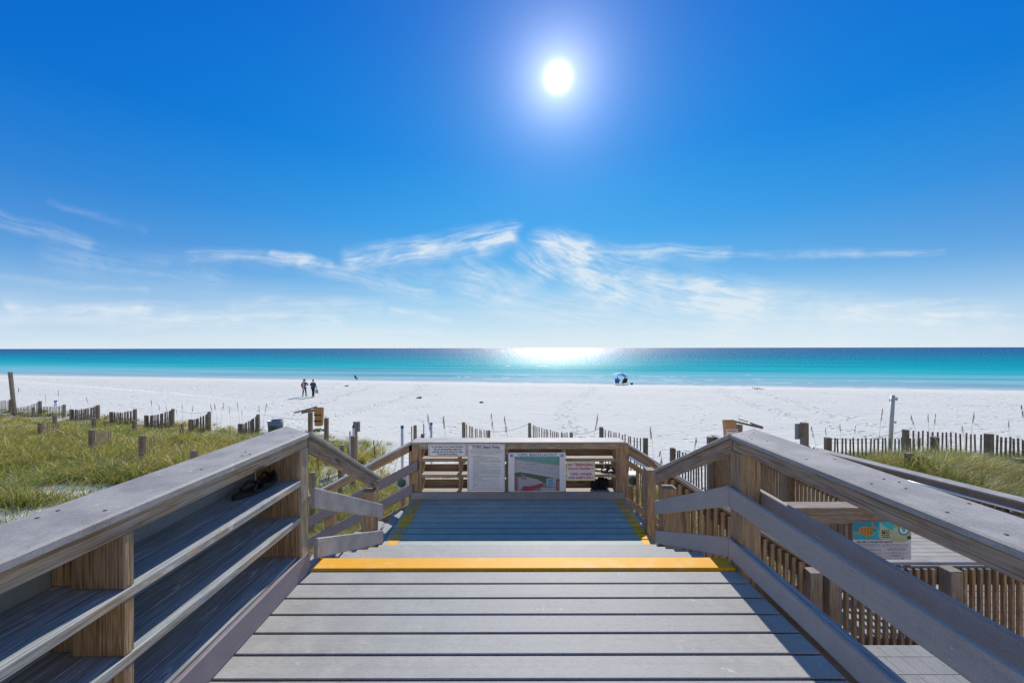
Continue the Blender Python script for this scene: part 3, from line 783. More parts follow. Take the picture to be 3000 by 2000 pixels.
for (za, zb) in ((-0.075, 0.02), (-0.30, -0.195), (-0.53, -0.415)):
    mb = MB(); mb.aabb(-1.28, 1.46, 5.755, 5.79, za, zb, 0.003); mb.build('back_board', 'woodgrey', t_)
for x in (-1.288, -0.74, -0.085, 0.70, 1.43):
    mb = MB(); mb.aabb(x, x+0.038, 5.490, 5.74, LZ+0.0, CB-0.034, 0.003); mb.build('upright', 'wood', t_)
for (a, b_) in ((-1.43, -1.292), (1.472, 1.61)):
    mb = MB(); mb.aabb(a, b_, 5.50, 5.64, LZ-1.3, CB-0.034, 0.006); mb.build('post', 'wood', t_)

# sloped side railings
t_ = thing('side_stair_railing', 'sloping timber railing going down left from the landing toward the sand', 'railing', (-2.3, 5.6, -1.2))
sl = 0.52; L = 2.3
def lrail(mb, x0, z0, y, h, th, b=0.005, L=L):
    mb.box((x0, y, z0), (-L, 0, -sl*L), (0, th, 0), (0, 0, h), b)
mb = MB(); mb.box((-1.372, 5.47, CB-0.03), (-L, 0, -sl*L), (0, 0.26, 0), (0, 0, 0.03), 0.006); mb.build('cap_rail', 'cap', t_)
mb = MB(); lrail(mb, -1.38, CB-0.125, 5.50, 0.092, 0.038); mb.build('apron_board', 'wood', t_)
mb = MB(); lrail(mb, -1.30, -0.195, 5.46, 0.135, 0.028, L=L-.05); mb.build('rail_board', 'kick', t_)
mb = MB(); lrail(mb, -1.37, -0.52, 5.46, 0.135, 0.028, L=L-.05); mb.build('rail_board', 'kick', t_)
mb = MB(); lrail(mb, -1.40, -0.86, 5.50, 0.2, 0.04); mb.build('stringer_board', 'woodgrey', t_)
for x in (-2.62, -3.62):
    zt = CB-0.125-sl*(-x-1.38)
    mb = MB(); mb.aabb(x, x+0.13, 5.54, 5.66, gz(x, 5.6)-0.3, zt-0.01, 0.006); mb.build('post', 'wood', t_)

sr = 0.64
t_ = thing('side_stair_railing', 'sloping baluster railing with a metal handrail behind the steps going down right', 'railing', (2.4, 5.6, -1.2))
def rrail(mb, x0, z0, y, h, th, L, b=0.004): mb.box((x0, y, z0), (L, 0, -sr*L), (0, th, 0), (0, 0, h), b)
Lr = 1.85
mb = MB(); rrail(mb, 1.547, CB-0.03, 5.50, 0.03, 0.24, Lr, 0.006); mb.build('cap_rail', 'cap', t_)
mb = MB(); rrail(mb, 1.612, CB-0.2, 5.53, 0.125, 0.038, Lr-0.06); mb.build('apron_board', 'wood', t_)
mb = MB(); rrail(mb, 1.612, CB-0.355, 5.53, 0.085, 0.038, Lr-0.06); mb.build('rail_board', 'wood', t_)
mb = MB(); rrail(mb, 1.55, -0.66, 5.49, 0.09, 0.038, Lr); mb.build('rail_board', 'woodface', t_)
mb = MB()
pa = V((1.60, 5.46, -0.005)); mb.tube([pa, pa+V((Lr-0.1, 0, -sr*(Lr-0.1)))], 0.019, 12); hr = mb.build('handrail', 'metal', t_)
mb = MB(); mb.aabb(1.71, 1.735, 5.46, 5.53, -0.135, -0.10); mb.aabb(2.9, 2.925, 5.46, 5.53, -0.9, -0.865); mb.build('bracket', 'metal', hr)
x = 1.74; k = 0
while x < 1.55+Lr-0.05:
    zt = CB-0.33-sr*(x-1.6); mb = MB(); mb.aabb(x, x+0.036, 5.57, 5.606, zt-0.62, zt, 0.002); mb.build('baluster', 'baluster', t_)
    x += 0.079
mb = MB(); mb.aabb(3.35, 3.49, 5.50, 5.64, -2.1, -0.95, 0.006); mb.build('post', 'wood', t_)

t_ = thing('side_stair_railing', 'sloping baluster railing nearest the deck beside the steps going down right', 'railing', (2.4, 4.45, -1.2))
sr2 = 0.64; Lf = 1.66
mb = MB(); mb.box((1.62, 4.40, 0.14), (Lf, 0, -sr2*Lf), (0, 0.14, 0), (0, 0, 0.035), 0.006); mb.build('cap_rail', 'woodgrey', t_)
mb = MB(); mb.box((1.62, 4.46, -0.06), (Lf, 0, -sr2*Lf), (0, 0.038, 0), (0, 0, 0.195), 0.004); mb.build('apron_board', 'wood', t_)
mb = MB(); mb.box((1.62, 4.46, -0.62), (Lf, 0, -sr2*Lf), (0, 0.038, 0), (0, 0, 0.12), 0.004); mb.build('rail_board', 'wood', t_)
x = 1.68
while x < 1.62+Lf-0.05:
    zt = 0.135-sr2*(x-1.62); mb = MB(); mb.aabb(x, x+0.038, 4.415, 4.453, zt-0.75, zt-0.03, 0.002); mb.build('baluster', 'baluster', t_)
    x += 0.079
mb = MB(); mb.aabb(1.50, 1.60, 4.42, 4.55, LZ-1.2, 0.12, 0.006); mb.build('post', 'wood', t_)

# ------------------------------------------------------------------ lower platform, ramp and their railings
PZ = -1.86
t_ = thing('lower_platform', 'bright lower boardwalk right of the stairs seen through the balusters', 'deck', (5.5, 6, PZ))
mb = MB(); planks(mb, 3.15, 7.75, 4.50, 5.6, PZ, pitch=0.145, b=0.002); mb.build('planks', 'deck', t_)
mb = MB(); mb.aabb(3.15, 7.75, 4.455, 4.495, PZ-0.25, PZ-0.03); mb.build('rim_board', 'woodgrey', t_)
t_ = thing('ramp_deck', 'plank ramp beyond the turtle sign sloping gently away toward the beach', 'ramp', (6.3, 8, PZ))
mb = MB(); y = 5.606
while y < 10.3:
    zz = PZ-0.06*(y-5.6); mb.box((4.95, y, zz-0.03), (2.8, 0, 0), (0, 0.139, -0.0083), (0, 0, 0.028), 0.002); y += 0.145
mb.build('planks', 'deck', t_)
for x in (4.97, 6.3, 7.68):
    mb = MB(); mb.box((x, 5.6, PZ-0.3), (0.04, 0, 0), (0, 4.7, -0.282), (0, 0, 0.26)); mb.build('joist', 'woodgrey', t_)

# near deck at the lowest right
t_ = thing('service_deck', 'small smooth grey deck below the right railing with boards running lengthwise', 'deck', (4, 3.1, -1.22))
mb = MB()
M['service'] = composite('composite_service', (0.30, 0.29, 0.275), 0.6, 0.12, 0.1, 0.25, 0.3)
rows = [(3.48, 3.62, 0.0), (3.292, 3.48, 0.085), (3.1, 3.292, 0.04), (2.4, 3.1, 0.1)]
for (ya, yb, ofs) in rows:
    x = 2.6+ofs
    while x < 6.6:
        mb.box((x, ya, -1.25), (0.1385, 0, 0), (0, yb-ya-0.002, 0), (0, 0, 0.03), 0.002, random.uniform(0.86, 0.98)); x += 0.1405
mb.build('planks', 'service', t_)
mb = MB(); mb.aabb(2.6, 6.7, 3.575, 3.605, -1.5, -1.26); mb.build('rim_board', 'woodgrey', t_)
mb = MB(); mb.aabb(2.6, 2.63, 2.4, 3.57, -1.5, -1.26); mb.build('rim_board', 'woodgrey', t_)

def baluster_row(t_, x0, x1, y, ztop, zbot, pitch=0.0885, w=0.038, mat='baluster', skip=(), d=0.038):
    x = x0; n = 0
    while x < x1:
        if not any(a-0.02 < x+w/2 < b_+0.02 for a, b_ in skip) and n < 98:
            mb = MB(); mb.aabb(x, x+w, y, y+d, zbot, ztop, 0.002); mb.build('baluster', mat, t_); n += 1
        x += pitch
t_ = thing('platform_railing', 'low baluster railing on the near side of the bright lower boardwalk', 'railing', (5, 4.4, PZ))
mb = MB(); mb.aabb(3.42, 7.7, 4.535, 4.60, -1.00, -0.965, 0.004); mb.build('cap_rail', 'cap', t_)
mb = MB(); mb.aabb(3.42, 7.7, 4.50, 4.535, -1.2, -1.003, 0.004); mb.build('apron_board', 'woodgrey', t_)
mb = MB(); mb.aabb(3.42, 7.7, 4.50, 4.535, PZ-0.02, PZ+0.06, 0.004); mb.build('rail_board', 'woodgrey', t_)
baluster_row(t_, 3.64, 7.6, 4.455, -1.004, -1.93, skip=((4.76, 4.98), (6.2, 6.36)))
for (a, zt) in ((3.26, -0.99), (3.47, -0.93), (4.80, -0.975), (6.22, -0.975)):
    mb = MB(); mb.aabb(a, a+0.14, 4.355, 4.495, -2.3, zt, 0.008); mb.build('post', 'woodgrey', t_)

t_ = thing('cross_railing', 'flat timber railing in front of the ramp that carries the turtle sign', 'railing', (4.4, 5.3, PZ))
mb = MB(); mb.aabb(3.45, 5.30, 5.21, 5.43, -0.65, -0.618, 0.006); mb.build('cap_rail', 'woodgrey', t_)
mb = MB(); mb.aabb(3.5, 5.27, 5.225, 5.262, -0.72, -0.653, 0.003); mb.aabb(3.5, 5.27, 5.223, 5.26, -0.83, -0.722, 0.003); mb.build('apron_board', 'woodgrey', t_)
for a in (4.03, 5.215):
    mb = MB(); mb.aabb(a, a+(0.17 if a < 5 else 0.055), 5.264, 5.32, PZ-0.3, -0.655, 0.004); mb.build('post', 'woodgrey', t_)
mb = MB(); mb.aabb(3.5, 5.2, 5.33, 5.365, PZ+0.06, PZ+0.16, 0.003); mb.build('rail_board', 'woodgrey', t_)
baluster_row(t_, 4.28, 5.2, 5.33, -0.66, PZ+0.05, pitch=0.0885, mat='picket')

t_ = thing('ramp_railing', 'level baluster railing on the left side of the ramp going away to the beach', 'railing', (4.9, 7.3, PZ))
YA, YB = 5.5, 9.6
mb = MB(); mb.box((4.80, YA, -0.645), (0.14, 0, 0), (0, YB-YA, 0), (0, 0, 0.03), 0.004); mb.build('cap_rail', 'cap', t_)
mb = MB(); mb.aabb(4.90, 4.935, YA, YB, -0.82, -0.65, 0.003); mb.build('apron_board', 'woodgrey', t_)
y = YA+0.05
while y < YB:
    mb = MB(); mb.aabb(4.86, 4.896, y, y+0.036, PZ-0.4, -0.66, 0.002); mb.build('baluster', 'baluster', t_); y += 0.0885
for y in (5.62, 6.85, 8.2, 9.5):
    mb = MB(); mb.aabb(4.70, 4.83, y, y+0.13, gz(4.8, y)-0.2, -0.66, 0.005); mb.build('post', 'woodgrey', t_)

t_ = thing('ramp_railing', 'sloping railing with a bright metal handrail on the right side of the ramp', 'railing', (7.8, 7.3, PZ))
def zr(y): return -0.845-0.066*(y-6.07)
YA, YB = 3.4, 10.25
mb = MB(); mb.box((7.68, YA, zr(YA)-0.035), (0.27, 0, 0), (0, YB-YA, zr(YB)-zr(YA)), (0, 0, 0.035), 0.005, 0.95); mb.build('cap_rail', 'cap', t_)
mb = MB(); mb.box((7.73, YA, zr(YA)-0.17), (0.038, 0, 0), (0, YB-YA, zr(YB)-zr(YA)), (0, 0, 0.132), 0.004); mb.build('apron_board', 'woodgrey', t_)
mb = MB(); mb.box((7.725, YA, zr(YA)-0.36), (0.038, 0, 0), (0, YB-YA, zr(YB)-zr(YA)), (0, 0, 0.12), 0.004); mb.build('rail_board', 'woodgrey', t_)
mb = MB(); mb.tube([(7.66, 5.95, zr(5.95)-0.15), (7.66, 9.4, zr(9.4)-0.15)], 0.021, 12); hr = mb.build('handrail', 'metal', t_)
mb = MB()
for y in (6.1, 7.1, 8.3): mb.aabb(7.655, 7.73, y, y+0.03, zr(y)-0.20, zr(y)-0.165)
mb.build('bracket', 'metal', hr)
y = YA+0.05; 
while y < YB-0.1:
    mb = MB(); mb.aabb(7.78, 7.815, y, y+0.036, zr(y)-1.0, zr(y)-0.04, 0.0); mb.build('baluster', 'baluster', t_); y += 0.0885
for y in (4.4, 6.2, 8.0, 9.9):
    mb = MB(); mb.aabb(7.83, 7.95, y, y+0.12, -2.2, zr(y)-0.04, 0.005); mb.build('post', 'woodgrey', t_)

# ------------------------------------------------------------------ text helper
def text_mesh(body, size, loc, mat, parent, name='lettering', align='CENTER', bold=0.0, shear=0.0, xs=1.0, fit=None, space=1.0):
    cu = bpy.data.curves.new('txt', 'FONT'); cu.body = body; cu.size = size; cu.align_x = align; cu.align_y = 'CENTER'
    cu.offset = bold; cu.shear = shear; cu.extrude = 0.0; cu.resolution_u = 3; cu.space_line = space
    ob = bpy.data.objects.new('txt', cu); COL.objects.link(ob)
    dg = bpy.context.evaluated_depsgraph_get(); dg.update()
    me = bpy.data.meshes.new_from_object(ob.evaluated_get(dg))
    bpy.data.objects.remove(ob); bpy.data.curves.remove(cu)
    if fit:
        w = max((v.co.x for v in me.vertices), default=1)-min((v.co.x for v in me.vertices), default=0)
        xs = fit/max(w, 1e-4)
    org = V(parent['_o'])
    me.transform(Matrix.Translation(V(loc)-org) @ Matrix(((xs, 0, 0, 0), (0, 0, -1, 0), (0, 1, 0, 0), (0, 0, 0, 1))))
    me.materials.clear(); me.materials.append(M[mat])
    o = bpy.data.objects.new(name, me); COL.objects.link(o); o.parent = parent; o['_o'] = parent['_o']
    return o
def flat(mb, x0, x1, z0, z1, y): mb.poly([(x0, y, z0), (x1, y, z0), (x1, y, z1), (x0, y, z1)])
def border(mb, x0, x1, z0, z1, y, w):
    flat(mb, x0, x1, z0, z0+w, y); flat(mb, x0, x1, z1-w, z1, y); flat(mb, x0, x0+w, z0+w, z1-w, y); flat(mb, x1-w, x1, z0+w, z1-w, y)
def join_into(parent, name, objs):
    """merge lettering lines into one mesh part"""
    bm = bmesh.new()
    for o in objs: bm.from_mesh(o.data)
    me = bpy.data.meshes.new(name); bm.to_mesh(me); bm.free()
    for m in objs[0].data.materials: me.materials.append(m)
    for o in objs:
        bpy.data.objects.remove(o)
    n = bpy.data.objects.new(name, me); COL.objects.link(n); n.parent = parent; n['_o'] = parent['_o']; return n
def signboard(label, x0, x1, z0, z1, y, mat='white'):
    t_ = thing('notice_sign', label, 'sign', ((x0+x1)/2, y, z0))
    mb = MB(); mb.aabb(x0, x1, y, y+0.006, z0, z1, 0.001, 1.0); b_ = mb.build('sign_board', mat, t_)
    return t_
SY = 5.450
E = 0.0015
# umbrella safety notice
x0, x1, z0, z1 = -1.148, -0.624, -0.005, 0.168
s_ = signboard('small white notice about freestanding umbrellas, red bordered, left end of the landing railing', x0, x1, z0, z1, SY)
mb = MB(); border(mb, x0+0.012, x1-0.012, z0+0.008, z1-0.008, SY-E, 0.0045); mb.build('border', 'borderred', s_)
ls = [text_mesh(t, 0.031, ((x0+x1)/2, SY-E, zz), 'ink', s_, bold=0.0009, fit=f) for t, zz, f in
      (('For the safety of our Owners & Guests,', 0.132, 0.435), ('only one freestanding, single pole', 0.098, 0.385), ('umbrella with no tie downs or straps', 0.064, 0.42), ('of any kind is permitted.', 0.030, 0.275))]
join_into(s_, 'lettering', ls)
# beach policy
x0, x1, z0, z1 = -0.615, -0.098, -0.478, 0.168
s_ = signboard('tall white policy sign with a red border and many lines of small print', x0, x1, z0, z1, SY)
mb = MB(); border(mb, x0+0.010, x1-0.010, z0+0.010, z1-0.010, SY-E, 0.004); mb.build('border', 'borderred', s_)
text_mesh("TOPS'L Beach Policy", 0.052, ((x0+x1)/2, SY-E, 0.126), 'ink', s_, 'heading', bold=0.0012, fit=0.385)
mb = MB(); cx = (x0+x1)/2
def textrow(mb, xa, xb, z, h=0.0032):
    x = xa
    while x < xb:
        w = random.uniform(0.006, 0.022); flat(mb, x, min(x+w, xb), z, z+h*random.uniform(0.8, 1.25), SY-E); x += w+0.0035
flat(mb, cx-0.19, cx+0.19, 0.102, 0.1032, SY-E)
z = 0.088
for k, wd in enumerate((0.42, 0.46, 0.45, 0.44, 0.27)): textrow(mb, cx-wd/2, cx+wd/2, z); z -= 0.0152
z -= 0.008; textrow(mb, x0+0.05, x0+0.21, z, 0.005); z -= 0.0155
for wd in (0.27, 0.37, 0.2, 0.37, 0.39, 0.39, 0.08, 0.35, 0.14, 0.37, 0.38, 0.2, 0.38, 0.38, 0.38, 0.36, 0.38, 0.08, 0.37, 0.35):
    if random.random() < 0.5: flat(mb, x0+0.06, x0+0.064, z, z+0.004, SY-E)
    textrow(mb, x0+0.078, min(x0+0.078+wd, x1-0.04), z, 0.0036); z -= 0.0143
z -= 0.008; textrow(mb, x0+0.05, x0+0.2, z, 0.005); z -= 0.0155
for wd in (0.36, 0.18, 0.38, 0.03, 0.36, 0.06, 0.37, 0.03, 0.38, 0.03):
    if z < z0+0.02: break
    textrow(mb, x0+0.078, min(x0+0.078+wd, x1-0.04), z, 0.0034); z -= 0.0143
mb.build('small_print', 'ink', s_)
# beach layout map
x0, x1, z0, z1 = -0.054, 0.735, -0.481, 0.050
s_ = signboard('large white sign with an aerial photo map of the beach in the middle', x0, x1, z0, z1, SY)
W_ = x1-x0; H_ = z1-z0
def mp(u, v): return (x0+u*W_, SY-E, z1-v*H_)    # u right, v down
text_mesh("TOPS'L BEACH LAYOUT", 0.052, (x0+0.495*W_, SY-E, z1-0.055*H_-0.002), 'inkblue', s_, 'heading', bold=0.0004, fit=0.69*W_)
def uvpoly(mb, pts, dy=0.0): mb.poly([V(mp(u, v))+V((0, -dy, 0)) for u, v in pts])
mb = MB()
for sgn, uc in ((-1, 0.058), (1, 0.935)):
    for k in range(3):
        o = uc+sgn*(0.012-k*0.016)*1.0; hh = 0.052-0.012*k; w = 0.008
        for s2 in (-1, 1):
            uvpoly(mb, [(o+sgn*0.018, 0.075), (o+sgn*(0.018-w*1.3), 0.075), (o-sgn*(0.012+w*1.3), 0.075+s2*hh), (o-sgn*0.012, 0.075+s2*hh)])
mb.build('chevron', 'inkblue', s_)
mu0, mu1, mv0, mv1 = 0.107, 0.889, 0.10, 0.992
photo = MB(); uvpoly(photo, [(mu0, mv1), (mu1, mv1), (mu1, mv0), (mu0, mv0)]); ph = photo.build('map_photo', 'mapsand', s_)
def pm(mat, polys, dy, name='map_area'):
    mb = MB()
    for p in polys: uvpoly(mb, p, dy)
    mb.build(name, mat, ph)
pm('mapsea', [[(mu0, 0.17), (0.45, 0.24), (mu1, 0.33), (mu1, mv0), (mu0, mv0)]], 0.0004)
pm('mapgreen', [[(mu0, 0.52), (0.2, 0.5), (0.38, 0.54), (0.6, 0.60), (mu1, 0.68), (mu1, 0.76), (0.62, 0.80), (0.4, 0.66), (mu0, 0.62)]], 0.0004)
pm('maproad', [[(mu0, 0.60), (0.4, 0.66), (0.62, 0.78), (mu1, 0.74), (mu1, mv1), (mu0, mv1)]], 0.0007)
pm('mapgrey', [[(0.17, 0.64), (0.30, 0.62), (0.5, 0.68), (0.61, 0.78), (0.56, 0.86), (0.4, 0.86), (0.24, 0.9), (0.18, 0.98)], [(0.56, 0.9), (0.85, 0.89), (0.84, mv1), (0.56, mv1)], [(0.66, 0.66), (0.84, 0.66), (0.84, 0.88), (0.66, 0.86)]], 0.0010)
pm('mapred', [[(0.25, 0.86), (0.4, 0.86), (0.6, 0.78), (0.59, 0.87), (0.45, 0.94), (0.35, mv1), (0.24, mv1)], [(0.22, 0.65), (0.32, 0.65), (0.32, 0.68), (0.22, 0.68)]], 0.0013)
pm('mappool', [[(0.69, 0.70), (0.76, 0.69), (0.77, 0.75), (0.70, 0.76)], [(0.70, 0.79), (0.78, 0.77), (0.77, 0.85), (0.69, 0.84)], [(0.22, 0.56), (0.29, 0.56), (0.29, 0.60), (0.23, 0.60)]], 0.0016)
pm('signyellow', [[(0.18, 0.36), (0.2, 0.36), (0.275, 0.26), (0.255, 0.26)], [(0.545, 0.45), (0.56, 0.45), (0.615, 0.35), (0.60, 0.35)]], 0.0013, 'map_mark')
pm('signback', [[(0.165, 0.34), (0.178, 0.34), (0.235, 0.24), (0.222, 0.24)], [(0.52, 0.44), (0.53, 0.44), (0.58, 0.35), (0.57, 0.35)]], 0.0013, 'map_mark')
def line(u0, v0, u1, v1, w=0.004): return [(u0, v0-w), (u1, v1-w), (u1, v1+w), (u0, v0+w)]
def vline(u, v0, v1, w=0.003, du=0.0): return [(u-w, v0), (u+w, v0), (u+w+du, v1), (u-w+du, v1)]
pm('inkred', [line(0.14, 0.18, 0.86, 0.34, 0.0022), line(0.14, 0.36, 0.86, 0.56, 0.0022), vline(0.137, 0.10, 0.6, 0.002), vline(0.862, 0.10, 0.7, 0.002), vline(0.132, 0.62, 0.99, 0.008), vline(0.84, 0.7, 0.97, 0.008)] +
   [vline(0.62+0.025*j, 0.31+0.03*k, 0.325+0.03*k, 0.002) for j in (0, 1) for k in range(8)], 0.0019, 'map_mark')
pm('ink', [vline(0.29, 0.22, 0.38, 0.001), vline(0.515, 0.29, 0.46, 0.001)], 0.0019, 'map_mark')
ls = [text_mesh(t, 0.019, V(mp(u, v))+V((0, -0.002, 0)), 'ink', s_, fit=f) for t, u, v, f in (('BEACH SERVICE', 0.405, 0.30, 0.125), ('25PA', 0.405, 0.37, 0.04), ('BEACH SERVICE', 0.75, 0.39, 0.12), ('25PA', 0.75, 0.45, 0.038))]
for l_ in ls: l_.name = 'lettering'
mb = MB()
for (u, v) in ((0.012, 0.02), (0.988, 0.02), (0.012, 0.98), (0.988, 0.98)):
    c = V(mp(u, v)); mb.aabb(c.x-0.005, c.x+0.005, SY-0.003, SY-0.0002, c.z-0.005, c.z+0.005)
mb.build('screw', 'screw', s_)
# no trespassing
x0, x1, z0, z1 = 0.742, 1.134, -0.335, -0.070
s_ = signboard('small white no trespassing sign with red letters and a yellow border', x0, x1, z0, z1, SY)
mb = MB(); border(mb, x0, x1, z0, z1, SY-E, 0.008); mb.build('border', 'signyellow', s_)
cx = (x0+x1)/2
ls = [text_mesh('NO TRESPASSING', 0.054, (cx, SY-E, -0.119), 'inkred', s_, bold=0.0014, fit=0.355),
      text_mesh('PRIVATE PROPERTY', 0.044, (cx, SY-E, -0.173), 'inkred', s_, bold=0.0012, fit=0.345),
      text_mesh("TOPS'L OWNERS", 0.046, (cx, SY-E, -0.246), 'inkred', s_, bold=0.0012, shear=0.25, fit=0.30),
      text_mesh('AND GUESTS ONLY', 0.044, (cx, SY-E, -0.294), 'inkred', s_, bold=0.0012, shear=0.25, fit=0.35)]
join_into(s_, 'lettering', ls)
mb = MB(); flat(mb, cx-0.175, cx+0.175, -0.2105, -0.2085, SY-E); mb.build('divider_line', 'inkred', s_)
# rosette screw plate
mb = MB()
mb.tube([(-0.072, 5.44, 0.045), (-0.072, 5.487, 0.045)], [0.015, 0.015], 14); o = mb.build('hose_ring', 'signback', None)
tag(rebase(o, (-0.072, 5.46, 0.03)), 'small round metal ring fixed between the policy sign and the map sign', 'ring')

# turtle sign
ty = 5.205; tx0, tx1, tz0, tz1 = 4.455, 5.212, -1.305, -0.80
s_ = signboard('sea turtle welcome sign in turquoise and white on the cross railing', tx0, tx1, tz0, tz1, ty)
def tp(u, v, dy=0.0): return V((tx0+u*(tx1-tx0), ty-E-dy, tz1-v*(tz1-tz0)))
def tpoly(mat, pts, dy, name='picture'):
    mb = MB()
    for p in pts: mb.poly([tp(u, v, dy) for u, v in p])
    return mb.build(name, mat, s_)
def ell(cu, cv, ru, rv, n=20, rot=0.0):
    P = []
    for k in range(n):
        a = -2*math.pi*k/n; x = ru*math.cos(a); y = rv*math.sin(a)
        P.append((cu+x*math.cos(rot)-y*math.sin(rot)*0.66, cv+x*math.sin(rot)*1.5+y*math.cos(rot)))
    return P
tpoly('teal', [[(0, 0.24), (1, 0.24), (1, 0), (0, 0)]], 0.0, 'sea_picture')
tpoly('turq', [[(0, 0.45), (0.5, 0.46), (0.7, 0.42), (1, 0.30), (1, 0.2), (0.6, 0.0), (0.45, 0.0), (0.4, 0.24), (0, 0.24)]], 0.0004, 'sea_picture')
tpoly('pale', [[(0.62, 0.46), (0.75, 0.52), (0.88, 0.52), (1, 0.44), (1, 0.1), (0.78, 0.06), (0.66, 0.22), (0.5, 0.08), (0.47, 0.0), (0.46, 0.2), (0.43, 0.34), (0.46, 0.44)]], 0.0008, 'turtle_skin')
tpoly('orange', [ell(0.21, 0.22, 0.12, 0.115, 22, 0.15)[::1], [(0.30, 0.18), (0.34, 0.16), (0.335, 0.0), (0.32, 0.0)], ell(0.365, 0.145, 0.04, 0.03), ell(0.06, 0.3, 0.035, 0.045), ell(0.25, 0.36, 0.05, 0.03), ell(0.33, 0.29, 0.03, 0.04)], 0.0012, 'turtle')
tpoly('orange', [ell(0.75, 0.08, 0.045, 0.05)], 0.0012, 'flipper')
spots = [(0.5+0.035*i+0.015*(j % 2), 0.22+0.055*j) for i in range(4) for j in range(4)]
tpoly('spot', [ell(u, v, 0.013, 0.02, 7) for u, v in spots]+[ell(0.52, 0.27, 0.03, 0.03)] + [ell(0.96, 0.4, 0.035, 0.05)] + [ell(0.15+0.05*i, 0.17+0.05*j, 0.008, 0.02, 6) for i in range(4) for j in range(3)], 0.0016, 'shell_pattern')
tpoly('teal', [ell(0.87, 0.19, 0.10, 0.15, 28)], 0.0020, 'emblem_ring')
tpoly('white', [ell(0.87, 0.19, 0.073, 0.11, 28)], 0.0024, 'emblem_disc')
tpoly('turq', [ell(0.87, 0.20, 0.028, 0.06, 14), ell(0.84, 0.15, 0.02, 0.03, 8, 0.6), ell(0.90, 0.15, 0.02, 0.03, 8, -0.6)], 0.0028, 'emblem_turtle')
text_mesh('WELCOME TO OUR BEAUTIFUL BEACHES', 0.036, tp(0.37, 0.515), 'ink', s_, 'heading', bold=0.0008, fit=0.62*(tx1-tx0))
text_mesh('SEA TURTLE NESTING SEASON IS MAY 1 - OCTOBER 31 AND WE NEED YOUR HELP', 0.026, tp(0.505, 0.585), 'ink', s_, 'lettering', fit=0.89*(tx1-tx0))
tpoly('turq', [[(0.06, 0.64), (0.95, 0.64), (0.95, 0.628), (0.06, 0.628)]], 0.0, 'divider_line')
mb = MB()
def trow(ua, ub, v):
    u = ua
    while u < ub:
        w = random.uniform(0.01, 0.03); mb.poly([tp(u, v+0.008), tp(min(u+w, ub), v+0.008), tp(min(u+w, ub), v), tp(u, v)]); u += w+0.006
for ua, ub, v in ((0.22, 0.35, 0.68), (0.12, 0.49, 0.705), (0.15, 0.48, 0.73), (0.24, 0.34, 0.78), (0.12, 0.5, 0.80), (0.28, 0.36, 0.85), (0.33, 0.49, 0.88), (0.62, 0.9, 0.675), (0.56, 0.93, 0.695), (0.6, 0.9, 0.72), (0.66, 0.83, 0.77), (0.54, 0.95, 0.795), (0.65, 0.84, 0.84), (0.6, 0.88, 0.865), (0.7, 0.8, 0.89), (0.38, 0.8, 0.945)): trow(ua, ub, v)
mb.build('small_print', 'ink', s_)
tpoly('skyblue', [[(0.835, 0.97), (0.87, 0.97), (0.87, 0.915), (0.835, 0.915)]], 0.0004, 'emblem_square')

# ------------------------------------------------------------------ round-lens lamps beside the landing posts
for (xc, yc, zc, rot, lab) in ((-1.595, 5.80, -0.46, 0.25, 'white box lamp with round green lens beside the left landing post'), (1.715, 5.72, -0.41, 0.0, 'white box lamp with round green lens beside the right landing post')):
    t_ = thing('box_lamp', lab, 'lamp', (xc, yc, zc-0.085), 'box lamps either side of the landing')
    c, s = math.cos(rot), math.sin(rot); U = V((c*0.155, 0, s*0.155)); W = V((-s*0.165, 0, c*0.165)); o = V((xc, yc-0.06, zc))-U/2-W/2
    mb = MB(); mb.box(o, U, (0.02, 0.14, 0.02), W, 0.008, 1.0); h = mb.build('housing', 'whitebox', t_)
    mb = MB(); cc = V((xc, yc-0.068, zc)); mb.tube([cc, cc+V((0, 0.02, 0))], [0.062, 0.066], 24); mb.build('lens', 'glass', t_)
    mb = MB(); mb.tube([cc+V((0, -0.006, 0)), cc+V((0, 0.004, 0))], [0.040, 0.044], 20); mb.build('lens_centre', 'lens', t_)
    mb = MB(); mb.aabb(xc-0.03, xc+0.03, yc+0.02, yc+0.05, zc-1.6, zc-0.08); mb.build('mount_stake', 'woodgrey', t_)

# ------------------------------------------------------------------ shoes
def flipflop(name, label, c, rot, L, mat_s, mat_t, group=None, tilt=0.0):
    t_ = thing(name, label, 'sandals', c, group)
    def outline(n=22):
        P = []
        for k in range(n):
            a = 2*math.pi*k/n; x = math.cos(a)*L/2; w = 0.047*(1+0.18*math.cos(a))*(0.86+0.14*abs(math.cos(a*1.0)))
            P.append((x, math.sin(a)*w))
        return P
    R = Matrix.Rotation(rot, 4, 'Z')
    mb = MB(); P = outline(); base = len(mb.v)
    for z in (0.0, 0.022):
        for (x, y) in P:
            q = V(c)+R @ V((x, y, z+0.004*(x/L*2)**2)); mb.v.append(q); mb.g.append(tuple(q)); mb.t.append(1.0)
    n = len(P); mb.f.append(list(range(base, base+n))[::-1]); mb.f.append(list(range(base+n, base+2*n))); mb.smooth += [False, False]
    for k in range(n): mb.f.append([base+k, base+(k+1) % n, base+n+(k+1) % n, base+n+k]); mb.smooth.append(False)
    mb.build('sole', mat_s, t_)
    mb = MB()
    toe = V((L*0.26, 0, 0.025))
    for sy in (-1, 1):
        pts = []
        for k in range(9):
            u = k/8; x = toe.x*(1-u)+(-L*0.12)*u; y = sy*0.047*u**0.8; z = 0.022+0.045*math.sin(math.pi*min(1, u*1.0))*(1-0.2*u)
            pts.append(V(c)+R @ V((x, y, z)))
        mb.tube(pts, 0.0085, 8)
    mb.build('strap', mat_t, t_)
    return t_
